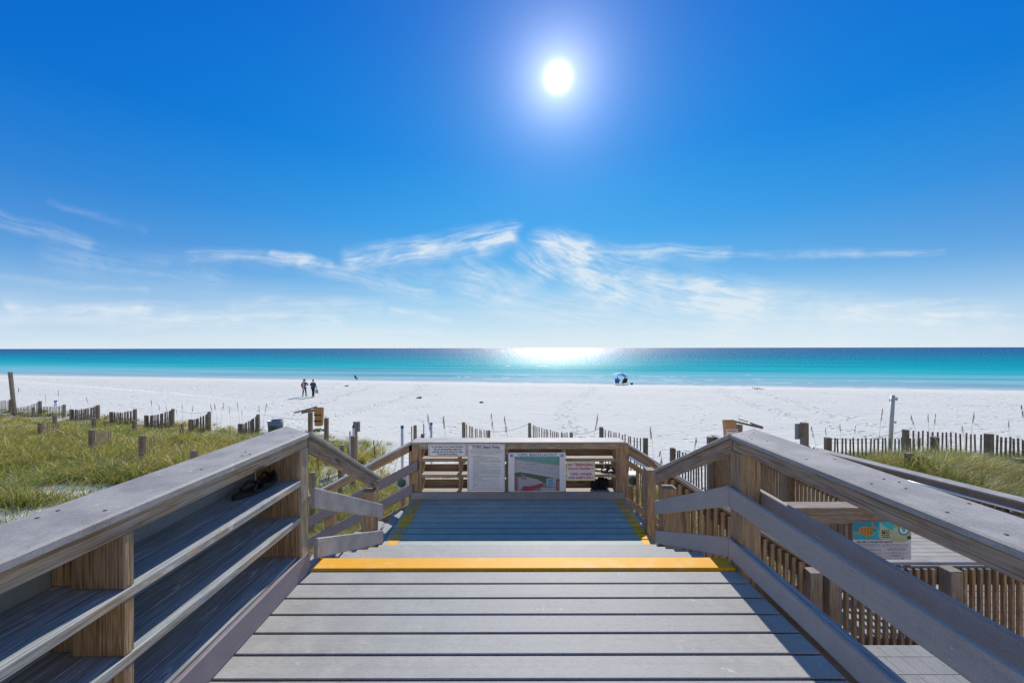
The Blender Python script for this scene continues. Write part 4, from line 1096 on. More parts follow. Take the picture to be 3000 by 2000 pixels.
flipflop('flip_flop', 'black flip flop lying nearest the camera on the top rack shelf', (-1.515, 2.31, 0.642), 1.4, 0.25, 'black', 'black')
flipflop('flip_flop', 'black flip flop farther back on the top rack shelf against the end panel', (-1.50, 2.45, 0.655), 1.9, 0.22, 'black', 'black')
flipflop('flip_flop', 'navy flip flop with a pale strap at the right end of the middle rack shelf', (1.37, 5.60, -0.267), -0.35, 0.24, 'navy', 'black')
flipflop('flip_flop', 'cream soled flip flop tucked behind the navy one on the middle rack shelf', (1.29, 5.66, -0.267), -0.2, 0.24, 'cream', 'black')
def furry(label, c, s):
    g = np.random.default_rng(int(abs(c[0])*1000))
    bm = bmesh.new(); bmesh.ops.create_icosphere(bm, subdivisions=4, radius=1.0)
    for v in bm.verts:
        r = 1+0.10*math.sin(v.co.x*9+c[0]*30)+0.08*math.sin(v.co.z*11+2)+g.uniform(-0.1, 0.12)
        v.co = V((v.co.x*s[0]*r, v.co.y*s[1]*r, max(-0.8, v.co.z)*s[2]*r))
    bmesh.ops.translate(bm, verts=bm.verts, vec=V((0, 0, s[2]*0.85)))
    me = bpy.data.meshes.new('fluffy_slipper'); bm.to_mesh(me); bm.free(); me.materials.append(M['blackfur'])
    o = bpy.data.objects.new('fluffy_slipper', me); COL.objects.link(o); o.location = c; tag(o, label, 'slipper'); o['_o'] = (0, 0, 0)
furry('fluffy black slipper, left of the pair on the bottom rack shelf', (1.155, 5.60, -0.50), (0.055, 0.10, 0.075))
furry('fluffy black slipper, right of the pair on the bottom rack shelf', (1.275, 5.62, -0.50), (0.075, 0.10, 0.085))

# ------------------------------------------------------------------ sand fences
def fence(label, A, B, n, pA=True, pB=True, sag=0.0, hA=None, group='short slatted sand fence runs', pw=0.1, w=0.036, tall=0.0, split=True, pth=0.0):
    """A,B: (x px, y px of the top, distance)"""
    a = pd(*A); b = pd(*B)
    base = V(((a.x+b.x)/2, (a.y+b.y)/2, min(gz(a.x, a.y), gz(b.x, b.y))))
    t_ = thing('sand_fence', label, 'fence', tuple(base), group)
    for p, on, e in ((a, pA, pth), (b, pB, pth)):
        if on:
            g_ = gz(p.x, p.y)-0.35; mb = MB(); lean = random.uniform(-0.02, 0.02)
            mb.box((p.x-pw/2, p.y-pw/2, g_), (pw, 0, 0), (0, pw, 0), (lean, 0, p.z+e-g_), 0.008); mb.build('post', 'fencepost', t_)
    mbs = []
    d = (b-a); dn = V((d.x, d.y, 0)).normalized(); nrm = V((-dn.y, dn.x, 0))
    big = None if split else MB()
    for k in range(n):
        u = (k+0.7)/(n+0.4)
        p = a.lerp(b, u); ztop = p.z - sag*math.sin(math.pi*u) + random.uniform(-0.025, 0.02) - 0.03
        q = gz(p.x, p.y)-0.1
        if ztop < q+0.12: ztop = q+0.2
        hgt = max(ztop-q, 0.15); ln = random.uniform(-0.03, 0.03)
        mb = MB() if split else big
        mb.box(V((p.x, p.y, q))-dn*w/2, dn*w, nrm*0.01, (ln*dn.x, ln*dn.y, hgt), 0.0)
        if split: mb.build('picket', 'picket', t_)
    if big and n: big.build('picket_panel', 'picket', t_)
    if n:
        mb = MB()
        for fz in (0.16, 0.45):
            pts = []
            for k in range(7):
                u = k/6; p = a.lerp(b, u); p.z -= fz+sag*math.sin(math.pi*u); pts.append(p+nrm*-0.008)
            mb.tube(pts, 0.003, 5)
        mb.build('wire', 'screw', t_)
    return t_
def L_(x, y): return (x*0.3401, 1050+y*0.3401)
GL = 'sand fence runs along the far edge of the left dune'
for (ax, ay, bx, by, n, D1, D2, pA, lab) in (
    (-60, 345, 92, 352, 12, 26.5, 26.0, False, 'slatted fence run beside the tall leaning post'),
    (125, 420, 345, 366, 17, 26.0, 25.2, False, 'slatted fence run just right of the tall leaning post'),
    (350, 405, 550, 396, 15, 25.4, 24.6, False, 'slatted fence run in front of the white pipe with a blue cap'),
    (612, 436, 845, 400, 19, 23.6, 23.8, True, 'slatted fence run third before the dune thins out, one tall post'),
    (957, 458, 1165, 434, 16, 22.9, 22.8, True, 'shorter slatted fence run in the middle of the left dune edge'),
    (1258, 488, 1485, 432, 18, 21.8, 22.0, True, 'slatted fence run climbing to a tall post beside dry seed heads'),
    (1637, 523, 1803, 456, 13, 20.9, 21.2, True, 'second slatted fence run left of the blue barrel'),
    (2062, 561, 2222, 480, 12, 20.0, 20.3, True, 'slatted fence run nearest the blue barrel')):
    fence(lab, (*L_(ax, ay), D1), (*L_(bx, by), D2), n, pA=pA, sag=0.07, group=GL, pw=0.12, w=0.055, split=True)
GN = 'half buried fence remains in the left dune grass'
for (ax, ay, bx, by, n, D1, D2, lab) in (
    (345, 552, 520, 548, 12, 16.5, 17.5, 'half buried slatted fence run left in the dune grass'),
    (790, 612, 965, 608, 12, 13.0, 14.2, 'half buried slatted fence run with a dark post amid the dune grass'),
    (1222, 662, 1350, 655, 7, 11.6, 12.6, 'nearly buried slatted fence run nearest the rack railing')):
    fence(lab, (*L_(ax, ay), D1), (*L_(bx, by), D2), n, pB=False, sag=0.02, group=GN, pw=0.12, w=0.036)
def lone_post(x, y, D, w, label, lean=0.0, mat='fencepost'):
    p = pd(x, y, D); g_ = gz(p.x, p.y)-0.3
    mb = MB(); mb.box((p.x-w/2-lean, p.y-w/2, g_), (w, 0, 0), (0, w, 0), (lean, 0, p.z-g_), 0.008)
    o = mb.build('fence_post', mat); rebase(o, (p.x, p.y, g_)); tag(o, label, 'post', 'lone fence posts'); return o
for (x, y, D, lab) in ((285, 418, 24.5, 'stubby fence post at the far left dune edge'), (470, 490, 20, 'dark fence post sunk in grass left of the dune centre'),
                       (807, 512, 19.5, 'sunken fence post below the third fence run'), (1155, 530, 19.5, 'sunken fence post below the tall post of the fourth run'),
                       (1563, 560, 18.5, 'sunken fence post left of the fence runs by the barrel'), (1668, 790, 10.5, 'grey fence post almost lost in grass beside the rack railing')):
    lone_post(*L_(x, y), D, 0.12, lab)
p = pd(*L_(118, 430), 25); q = pd(*L_(75, 116), 25)
mb = MB(); g_ = gz(p.x, p.y)-0.3
mb.box((p.x-0.08, p.y, g_), (0.15, 0, 0), (0, 0.15, 0), (q.x-p.x, 0, q.z-g_), 0.01); o = mb.build('leaning_post', 'fencepost'); rebase(o, (p.x, p.y, g_)); tag(o, 'tall leaning timber post at the far left of the dune', 'post')

# centre runs beyond the landing railing
GC_ = 'sand fence runs beyond the landing railing'
fence('slatted fence run above the policy sign, post at each end', (1358, 1236, 15.5), (1432, 1260, 15.5), 12, sag=0.05, group=GC_, pw=0.115)
fence('long slatted fence run above the map sign', (1551, 1238, 15.0), (1673, 1266, 14.6), 19, sag=0.07, group=GC_, pw=0.11)
fence('slatted fence run behind the right corner of the landing railing', (1761, 1250, 12.6), (1891, 1282, 11.2), 15, sag=0.03, group=GC_, pw=0.105)
fence('broken slatted fence run above the left corner of the landing railing', (1204, 1247, 14), (1217, 1245, 14.0), 3, pA=False, sag=0.0, group=GC_, pw=0.1)
fence('tall picket fence run seen under the right stair cap', (1969, 1311, 10.8), (2145, 1372, 9.6), 20, pB=False, sag=-0.02, group=GC_, pw=0.11, w=0.04)
lone_post(1238, 1270, 13, 0.1, 'short round topped post left of the capped pipe above the landing rail')
lone_post(1241, 1240, 13.5, 0.035, 'thin grey stake beside the capped pipe above the landing rail', mat='signback')
lone_post(1002, 1303, 12.5, 0.1, 'short post seen above the left stair cap')
lone_post(1034, 1276, 11.0, 0.10, 'leaning split post left of the grey sign back')
lone_post(915, 1382, 7.6, 0.09, 'short square post right of the rack railing end')
lone_post(996, 1330, 9.5, 0.085, 'square post seen below the left stair cap')
lone_post(956, 1224, 17.5, 0.15, 'fence post beside the left bag stand')
lone_post(1025, 1262, 12.6, 0.05, 'pale broken stake in front of the grey sign back', mat='pvc')

# right dune fences
GR = 'sand fence runs on the right dune'
def R_(x, y): return (2560+x*0.21042, 1150+y*0.21042)
fence('front picket fence run on the right dune, left section', (2424, 1281, 11.5), (*R_(840, 612), 11.3), 26, sag=0.0, group=GR, pw=0.14, w=0.042)
fence('front picket fence run on the right dune, right section', (*R_(1600, 570), 10.8), (*R_(2250, 650), 10.6), 10, sag=0.0, group=GR, pw=0.14, w=0.05)
fence('rear picket fence run behind the tall white pole', (*R_(435, 513), 12.6), (*R_(1600, 575), 12.4), 17, sag=-0.02, group=GR, pw=0.13, w=0.048)
fence('low picket fence run closest to the ramp handrail', (*R_(490, 838), 9.3), (*R_(1440, 1050), 8.9), 12, pB=False, sag=0.0, group=GR, pw=0.12, w=0.042)
fence('row of low pickets between the grey sign and the front right fence', (2330, 1296, 12.6), (2418, 1315, 12.0), 7, pA=False, pB=False, group=GR, w=0.04)
fence('short dark picket stub run at the far right of the dune', (*R_(2000, 910), 9.6), (*R_(2300, 960), 9.4), 3, pB=False, group=GR, pw=0.16, w=0.05)

# ------------------------------------------------------------------ beach furniture and signs
def pole(x, ytop, D, r, label, cat, cap=None, group=None, name='pipe_post', mat='pvc', base=None):
    p = pd(x, ytop, D); g_ = gz(p.x, p.y)-0.05 if base is None else base
    t_ = thing(name, label, cat, (p.x, p.y, g_), group)
    mb = MB(); mb.tube([(p.x, p.y, g_-0.2), (p.x, p.y, p.z-0.06)], r, 14); mb.build('pipe', mat, t_)
    if cap:
        mb = MB(); mb.tube([(p.x, p.y, p.z-0.09), (p.x, p.y, p.z)], r*1.12, 14); mb.build('cap', cap, t_)
    return t_
pole(1178, 1246, 13.5, 0.047, 'white pipe post with a blue cap right of the grey sign back', 'post', 'bluecap', 'white capped pipes')
pole(1263, 1237, 15, 0.045, 'white pipe post with a blue cap above the left landing rail', 'post', 'bluecap', 'white capped pipes')
pole(163.5, 1173, 30, 0.09, 'far white pipe post with a dark blue cap behind the left dune fence', 'post', 'bluecap', 'white capped pipes')
pole(1035, 1245, 13.0, 0.03, 'thin white pipe with a black top in front of the grey sign back', 'post', 'screw', None)
# tall white pole with hooks, slightly leaning
pt = pd(2616, 1157, 13.0); pb = pd(2608, 1290, 13.0); g_ = gz(pb.x, pb.y)-0.2
t_ = thing('white_pole', 'tall white pole with metal hooks standing behind the right dune fence', 'pole', (pb.x, pb.y, g_))
mb = MB(); mb.tube([(pb.x-0.04, pb.y, g_), (pt.x, pt.y, pt.z)], [0.058, 0.056], 18); mb.build('pipe', 'pvcold', t_)
for (dx, dz) in ((0.11, -0.10), (-0.11, -0.16), (0.10, -0.14), (0.07, -0.88)):
    c = V((pt.x+dx-0.01*abs(dz), pt.y-0.02, pt.z+dz)); mb = MB()
    mb.tube([c+V((0.03*math.cos(a), 0, 0.03*math.sin(a))) for a in np.linspace(0, 5.6, 10)]+[V((pt.x, pt.y-0.02, c.z))], 0.009, 6); mb.build('hook', 'screw', t_)
def signpost(label, px_, ytop, D, pw, sx0, sx1, sy0, sy1):
    p = pd(px_, ytop, D); g_ = gz(p.x, p.y)-0.2
    t_ = thing('sign_post', label, 'sign', (p.x, p.y, g_))
    mb = MB(); mb.box((p.x-pw/2, p.y-pw/2, g_), (pw, 0, 0), (0, pw, 0), (0, 0, p.z-g_), 0.008); mb.build('post', 'fencepost', t_)
    a = pd(sx0, sy0, D); b = pd(sx1, sy1, D)
    mb = MB(); mb.aabb(a.x, b.x, p.y+pw/2+0.002, p.y+pw/2+0.006, b.z, a.z, 0.001); mb.build('sign_panel', 'signback', t_)
signpost('post with the blank grey back of a sign, left of the capped pipe', 1041.5, 1236, 13.8, 0.1, 1032, 1053, 1235, 1265)
signpost('post with the blank grey back of a sign, beside the right dune fence', 2356, 1237, 11, 0.15, 2334, 2368, 1242, 1288)

def bag_stand(label, px_, ytop, D, arms, bag, pw=0.14):
    p = pd(px_, ytop, D); g_ = gz(p.x, p.y)-0.2
    t_ = thing('bag_stand', label, 'stand', (p.x, p.y, g_))
    mb = MB(); mb.box((p.x-pw/2, p.y-pw/2, g_), (pw, 0, 0), (0, pw, 0), (0, 0, p.z-g_), 0.01); mb.build('post', 'fencepost', t_)
    for (xa, ya, xb, yb, h, dd) in arms:
        a = pd(xa, ya, D+dd); b = pd(xb, yb, D+dd); hh = h/F*D
        mb = MB(); mb.box(a, b-a, (0, 0.06, 0), (0, 0, hh), 0.006); mb.build('arm', 'fencepost', t_)
    return t_
bag_stand('weathered post with crossed top boards on the beach left of centre', 909, 1208, 16, [(860, 1211, 892, 1203, 4, 0.1), (882, 1212, 926, 1204, 7, -0.15), (893, 1204, 927, 1194, 5, 0.25)], None)
def paper_bag(label, x0, x1, y0, y1, D, sign=False):
    c = pd((x0+x1)/2, y1, D); w = (x1-x0)/F*D; h = (y1-y0)/F*D; d = w*0.6
    t_ = thing('paper_bag', label, 'bag', tuple(c))
    mb = MB(); n = 24; rings = []
    prof = [(0.0, 0.62, 0.0), (0.05, 0.9, 0.01), (0.25, 0.9, 0.02), (0.5, 0.93, 0.03), (0.75, 0.99, 0.01), (0.93, 1.03, 0.0), (1.0, 1.0, 0.0)]
    base = 0
    for (u, sc_, ox) in prof:
        for k in range(n):
            a = 2*math.pi*k/n; ca, sa = math.cos(a), math.sin(a)
            r = 1/max(abs(ca), abs(sa))**0.75
            p = c+V((ca*w/2*r*sc_*0.95+ox*w+random.uniform(-.012, .012)*w, sa*d/2*r*sc_, u*h)); mb.v.append(p); mb.g.append(tuple(p)); mb.t.append(1)
    for i in range(len(prof)-1):
        for k in range(n): mb.f.append([i*n+k, i*n+(k+1) % n, (i+1)*n+(k+1) % n, (i+1)*n+k]); mb.smooth.append(False)
    mb.f.append(list(range(n))[::-1]); mb.smooth.append(False)
    mb.build('bag_body', 'kraft', t_)
    for fz in (0.25, 0.58):
        mb = MB(); f0, f1 = fz, fz+0.08
        for (xa, xb) in ((-0.40, 0.02), (0.10, 0.42)):
            y_ = c.y-d/2*1.03-0.012
            mb.poly([(c.x+xa*w, y_, c.z+f0*h), (c.x+xb*w, y_, c.z+(f0+0.005)*h), (c.x+xb*w, y_, c.z+(f1+0.005)*h), (c.x+xa*w, y_, c.z+f1*h)])
        mb.build('printed_band', 'ink', t_)
    return t_
paper_bag('brown paper yard bag hanging from the left stand', 921, 947, 1194, 1247, 15.8)
bag_stand('weathered post with crossed top boards behind the right railing cap', 2166, 1243, 13.0, [(2148, 1236, 2235, 1257, 6, 0.1), (2165, 1229, 2192, 1237, 3, 0.5), (2200, 1242, 2236, 1254, 5, -0.1)], None)
paper_bag('brown paper yard bag hanging behind the right railing cap', 2119, 2154, 1231, 1300, 12.7)
wa = pd(2127, 1256, 12.3); wb = pd(2162, 1290, 12.3)
s_ = thing('warning_sign', 'small white warning sign with a red border on the right paper bag stand', 'sign', ((wa.x+wb.x)/2, wa.y, wb.z))
mb = MB(); mb.aabb(wa.x, wb.x, 12.30, 12.306, wb.z, wa.z, 0.001, 1.0); mb.build('sign_board', 'white', s_)
mb = MB(); border(mb, wa.x+0.008, wb.x-0.008, wb.z+0.008, wa.z-0.008, 12.2985, 0.008); mb.build('border', 'inkred', s_)
text_mesh('WARNING', 0.09, ((wa.x+wb.x)/2, 12.2985, wa.z-0.068), 'inkred', s_, bold=0.003, fit=0.30)
mb = MB(); mb.aabb(wb.x-0.1, wb.x-0.02, 12.31, 12.36, gz(wb.x, 12.3)-0.2, wa.z); mb.build('post', 'fencepost', s_)

c = pd(807, 1280, 19.0); g_ = gz(c.x, c.y)
t_ = thing('metal_barrel', 'blue grey open barrel standing on sand behind the left railing', 'barrel', (c.x, c.y, g_))
pt_ = pd(807, 1231, 19.0); r_ = 20.5/F*19
mb = MB(); H = pt_.z-g_
mb.lathe((c.x, c.y, g_), [(r_*0.86, 0), (r_*0.89, H*0.33), (r_*0.93, H*0.34), (r_*0.93, H*0.66), (r_*0.97, H*0.67), (r_, H), (r_*0.97, H), (r_*0.9, H*0.3), (0.01, H*0.28)], 32); mb.build('drum', 'bin', t_)
mb = MB(); mb.tube([V((c.x+r_*math.cos(a), c.y+r_*math.sin(a), g_+H)) for a in np.linspace(0, 2*math.pi, 33)], 0.014, 6, caps=False); mb.build('rim', 'signback', t_)

# ------------------------------------------------------------------ people
def skin_mesh(name, nodes, edges, root, mat, parent, sub=2):
    names = list(nodes)
    me = bpy.data.meshes.new(name); me.from_pydata([nodes[k][0] for k in names], [(names.index(a), names.index(b)) for a, b in edges], [])
    o = bpy.data.objects.new(name, me); COL.objects.link(o)
    me.skin_vertices.new() if hasattr(me.skin_vertices, 'new') else None
    md = o.modifiers.new('s', 'SKIN'); md.use_smooth_shade = True
    if not me.skin_vertices:
        bpy.context.view_layer.update()
    for i, k in enumerate(names):
        r = nodes[k][1]; r = r if isinstance(r, tuple) else (r, r)
        me.skin_vertices[0].data[i].radius = r; me.skin_vertices[0].data[i].use_root = (k == root)
    if sub: o.modifiers.new('u', 'SUBSURF').levels = sub
    dg = bpy.context.evaluated_depsgraph_get(); dg.update()
    m2 = bpy.data.meshes.new_from_object(o.evaluated_get(dg)); m2.name = name
    bpy.data.objects.remove(o)
    m2.materials.clear(); m2.materials.append(M[mat])
    for p in m2.polygons: p.use_smooth = True
    n = bpy.data.objects.new(name, m2); COL.objects.link(n); n.parent = parent; n['_o'] = parent['_o']; return n
def hand(nodes, edges, wrist, d, side, tag_):
    """palm, four fingers and a thumb from a wrist pointing along d"""
    w = V(nodes[wrist][0]); d = V(d).normalized(); sd = V(side).normalized()
    nodes[tag_+'p'] = (tuple(w+d*0.05), (0.035, 0.022)); edges.append((wrist, tag_+'p'))
    for i, (o, l) in enumerate(((-0.03, 0.07), (-0.01, 0.082), (0.01, 0.078), (0.03, 0.062))):
        a = tag_+'f%d' % i; nodes[a] = (tuple(w+d*0.095+sd*o), 0.010); nodes[a+'b'] = (tuple(w+d*(0.095+l)+sd*o*1.1+V((0, 0.02, 0))), 0.008)
        edges += [(tag_+'p', a), (a, a+'b')]
    nodes[tag_+'t'] = (tuple(w+d*0.05+sd*0.05), 0.011); nodes[tag_+'tb'] = (tuple(w+d*0.09+sd*0.065), 0.009); edges += [(tag_+'p', tag_+'t'), (tag_+'t', tag_+'tb')]
def person_standing(label, base, H, arms, legs, top, topmat, legmat, hairmat, hat=False, vest=False, coat=False):
    t_ = thing('person', label, 'person', tuple(base))
    s = H/1.75
    def P(x, y, z): return (x*s, y*s, z*s)
    n = {}; e = []
    n['pel'] = (P(0, 0, 0.95), (0.15*s, 0.11*s)); n['waist'] = (P(0, 0, 1.10), (0.135*s, 0.10*s)); n['chest'] = (P(0, 0.0, 1.30), (0.165*s, 0.11*s)); n['neckb'] = (P(0, 0, 1.45), (0.07*s, 0.06*s))
    n['neck'] = (P(0, 0.01, 1.52), 0.052*s); n['headl'] = (P(0, 0.02, 1.60), (0.075*s, 0.085*s)); n['headm'] = (P(0, 0.02, 1.67), (0.082*s, 0.095*s)); n['headt'] = (P(0, 0.01, 1.74), (0.05*s, 0.055*s))
    e += [('pel', 'waist'), ('waist', 'chest'), ('chest', 'neckb'), ('neckb', 'neck'), ('neck', 'headl'), ('headl', 'headm'), ('headm', 'headt')]
    for sd, (kx, ky, ax, ay) in zip((-1, 1), legs):
        k = 'L' if sd < 0 else 'R'
        n[k+'hip'] = (P(sd*0.09, 0, 0.88), 0.09*s); n[k+'kn'] = (P(kx, ky, 0.50), 0.06*s); n[k+'an'] = (P(ax, ay, 0.09), 0.042*s); n[k+'toe'] = (P(ax+sd*0.02, ay+0.16, 0.035), 0.035*s); n[k+'heel'] = (P(ax, ay-0.05, 0.04), 0.035*s)
        e += [('pel', k+'hip'), (k+'hip', k+'kn'), (k+'kn', k+'an'), (k+'an', k+'toe'), (k+'an', k+'heel')]
    for sd, (el, wr) in zip((-1, 1), arms):
        k = 'l' if sd < 0 else 'r'
        n[k+'sh'] = (P(sd*0.19, 0, 1.40), 0.062*s); n[k+'el'] = (P(*el), 0.045*s); n[k+'wr'] = (P(*wr), 0.03*s)
        e += [('chest', k+'sh'), (k+'sh', k+'el'), (k+'el', k+'wr')]
        hand(n, e, k+'wr', V(n[k+'wr'][0])-V(n[k+'el'][0]), (0, 1, 0) if wr[2] < 1.0 else (0, 0, 1), k+'h')
    skin_mesh('body', n, e, 'pel', 'skin', t_)
    def sub(keys, ed, infl, name, mat, root):
        nn = {}
        for k in keys:
            r = n[k][1]; r = r if isinstance(r, tuple) else (r, r); nn[k] = (n[k][0], (r[0]*infl+0.008, r[1]*infl+0.008))
        return skin_mesh(name, nn, ed, root, mat, t_)
    tk = ['pel', 'waist', 'chest', 'neckb', 'lsh', 'lel', 'lwr', 'rsh', 'rel', 'rwr']
    sub(tk, [('pel', 'waist'), ('waist', 'chest'), ('chest', 'neckb'), ('chest', 'lsh'), ('lsh', 'lel'), ('lel', 'lwr'), ('chest', 'rsh'), ('rsh', 'rel'), ('rel', 'rwr')], 1.12, top, topmat, 'chest')
    lk = ['pel', 'Lhip', 'Lkn', 'Lan', 'Rhip', 'Rkn', 'Ran']
    sub(lk, [('pel', 'Lhip'), ('Lhip', 'Lkn'), ('Lkn', 'Lan'), ('pel', 'Rhip'), ('Rhip', 'Rkn'), ('Rkn', 'Ran')], 1.12, 'trousers', legmat, 'pel')
    for k in 'LR': sub([k+'an', k+'toe', k+'heel'], [(k+'an', k+'toe'), (k+'an', k+'heel')], 1.15, 'shoe', 'dark', k+'an')
    hc = V(base)+V(P(0, 0.0, 1.675))
    mb = MB(); mb.lathe(hc, [(0.098*s*math.cos(a), 0.11*s*math.sin(a)) for a in np.linspace(-0.35, 1.5, 9)], 16, True, 1, 1.1); mb.build('hair', hairmat, t_)
    # face: nose, eyes, ears looking out to sea
    mb = MB(); f0 = V(base)+V(P(0, 0.118, 1.655)); mb.tube([f0+V((0, -0.01, 0.02)), f0+V((0, 0.012, -0.01))], [0.009, 0.014], 8); mb.build('nose', 'skin', t_)
    for sx in (-1, 1):
        mb = MB(); mb.lathe(V(base)+V(P(sx*0.032, 0.105, 1.672)), [(0.001, -0.008), (0.009, 0), (0.001, 0.008)], 8); mb.build('eye', 'dark', t_)
        mb = MB(); mb.lathe(V(base)+V(P(sx*0.088, 0.02, 1.655)), [(0.001, -0.028), (0.012, -0.01), (0.014, 0.012), (0.001, 0.03)], 8); mb.build('ear', 'skin', t_)
    if hat:
        mb = MB(); mb.lathe(V(base)+V(P(0, 0, 1.70)), [(0.02, 0.12), (0.085, 0.115), (0.10, 0.03), (0.19, 0.0), (0.19, -0.006), (0.09, 0.0)], 20); mb.build('sun_hat', 'straw', t_)
    if vest:
        for sx in (-1, 1):
            mb = MB(); mb.box(V(base)+V(P(sx*0.11-0.055, -0.185, 1.03)), (0.11*s, 0, 0), (0, 0.07, 0), (0, 0.02, 0.36*s), 0.025); mb.build('red_panel', 'red', t_)
    if coat:
        mb = MB(); b0 = V(base); mb.lathe(b0+V(P(0, 0, 0)), [(0.22*s, 0.93*s), (0.215*s, 1.0*s), (0.2*s, 1.15*s), (0.22*s, 1.32*s), (0.12*s, 1.45*s)], 18, True, 1, 0.68); mb.build('coat_back', topmat, t_)
    return t_
b1 = gp(891.5, 1161, 25, 60); b2 = gp(917, 1161.8, 25, 60)
Hs = 1.72
person_standing('standing person in red and black jacket and straw hat facing the sea', b1, Hs, [((-0.32, 0.0, 1.14), (-0.22, 0.06, 0.92)), ((0.38, 0.05, 1.22), (0.2, 0.16, 1.18))],
                [(-0.13, 0.03, -0.17, 0.0), (0.14, 0.02, 0.19, -0.02)], 'jacket', 'charcoal', 'charcoal', 'hair', hat=True, vest=True)
person_standing('standing person in a long dark slate coat facing the sea', b2, Hs, [((-0.33, 0.05, 1.16), (-0.12, 0.16, 1.2)), ((0.29, 0.0, 1.12), (0.33, 0.04, 0.86))],
                [(-0.05, 0.03, -0.06, 0.0), (0.08, 0.02, 0.07, -0.02)], 'jacket', 'jacket', 'dark', 'hair', coat=True)
mb = MB(); q = V(b1)+V((0.055, -0.24, 0.62)); mb.tube([q, q+V((0, 0, 0.1)), q+V((-0.02, 0, 0.9)), q+V((-0.03, 0, 1.06))], [0.035, 0.06, 0.06, 0.03], 12)
o = mb.build('rolled_umbrella', 'ltblue'); rebase(o, q); tag(o, 'rolled light blue beach umbrella slung on the left person back', 'umbrella')
t_ = thing('beach_bag', 'blue and yellow beach bag held by the person in the long coat', 'bag', tuple(V(b2)+V((0.36, 0, 0.35))))
q = V(b2)+V((0.36, 0.03, 0.33))
mb = MB(); mb.lathe(q, [(0.12, 0), (0.15, 0.03), (0.16, 0.2), (0.001, 0.2)], 16, True, 1, 0.5); mb.build('lower_panel', 'tan', t_)
mb = MB(); mb.lathe(q+V((0, 0, 0.2)), [(0.16, 0.0), (0.14, 0.12), (0.10, 0.2), (0.001, 0.2)], 16, True, 1, 0.5); mb.build('upper_panel', 'turq', t_)
mb = MB(); mb.tube([q+V((0.1*math.cos(a), 0, 0.38+0.14*math.sin(a))) for a in np.linspace(0, math.pi, 9)], 0.012, 6); mb.build('handle', 'white', t_)

def beach_chair(label, base, rot, mat, s=1.0, name='beach_chair'):
    t_ = thing(name, label, 'chair', tuple(base))
    R = Matrix.Rotation(rot, 3, 'Z')
    def T(x, y, z): return V(base)+R @ V((x*s, y*s, z*s))
    def quad(mb, a, b, c, d, th=0.015):
        a, b, c, d = T(*a), T(*b), T(*c), T(*d); mb.box(a, b-a, d-a, ((b-a).cross(d-a)).normalized()*th, 0.0)
    mb = MB(); quad(mb, (-0.28, -0.2, 0.26), (0.28, -0.2, 0.26), (0.28, 0.28, 0.32), (-0.28, 0.28, 0.32)); mb.build('seat', mat, t_)
    mb = MB(); quad(mb, (-0.28, -0.55, 0.92), (0.28, -0.55, 0.92), (0.28, -0.22, 0.24), (-0.28, -0.22, 0.24)); mb.build('backrest', mat, t_)
    for sx in (-0.30, 0.30):
        mb = MB(); mb.tube([T(sx, 0.32, 0.0), T(sx, -0.05, 0.48)], 0.016, 6); mb.tube([T(sx, -0.42, 0.0), T(sx, 0.25, 0.3)], 0.016, 6); mb.build('leg', 'metal', t_)
        mb = MB(); mb.box(T(sx-0.03, -0.35, 0.50), R @ V((0.06*s, 0, 0)), R @ V((0, 0.5*s, 0)), (0, 0, 0.03), 0.0); mb.build('armrest', 'tan', t_)
    return t_
cb = gp(1047, 1114, 40, 90)
beach_chair('empty navy beach chair alone at the water edge', cb, -0.55, 'chairblue', 0.95)
ub = gp(1819, 1126.5, 30, 90); sD = ub.y
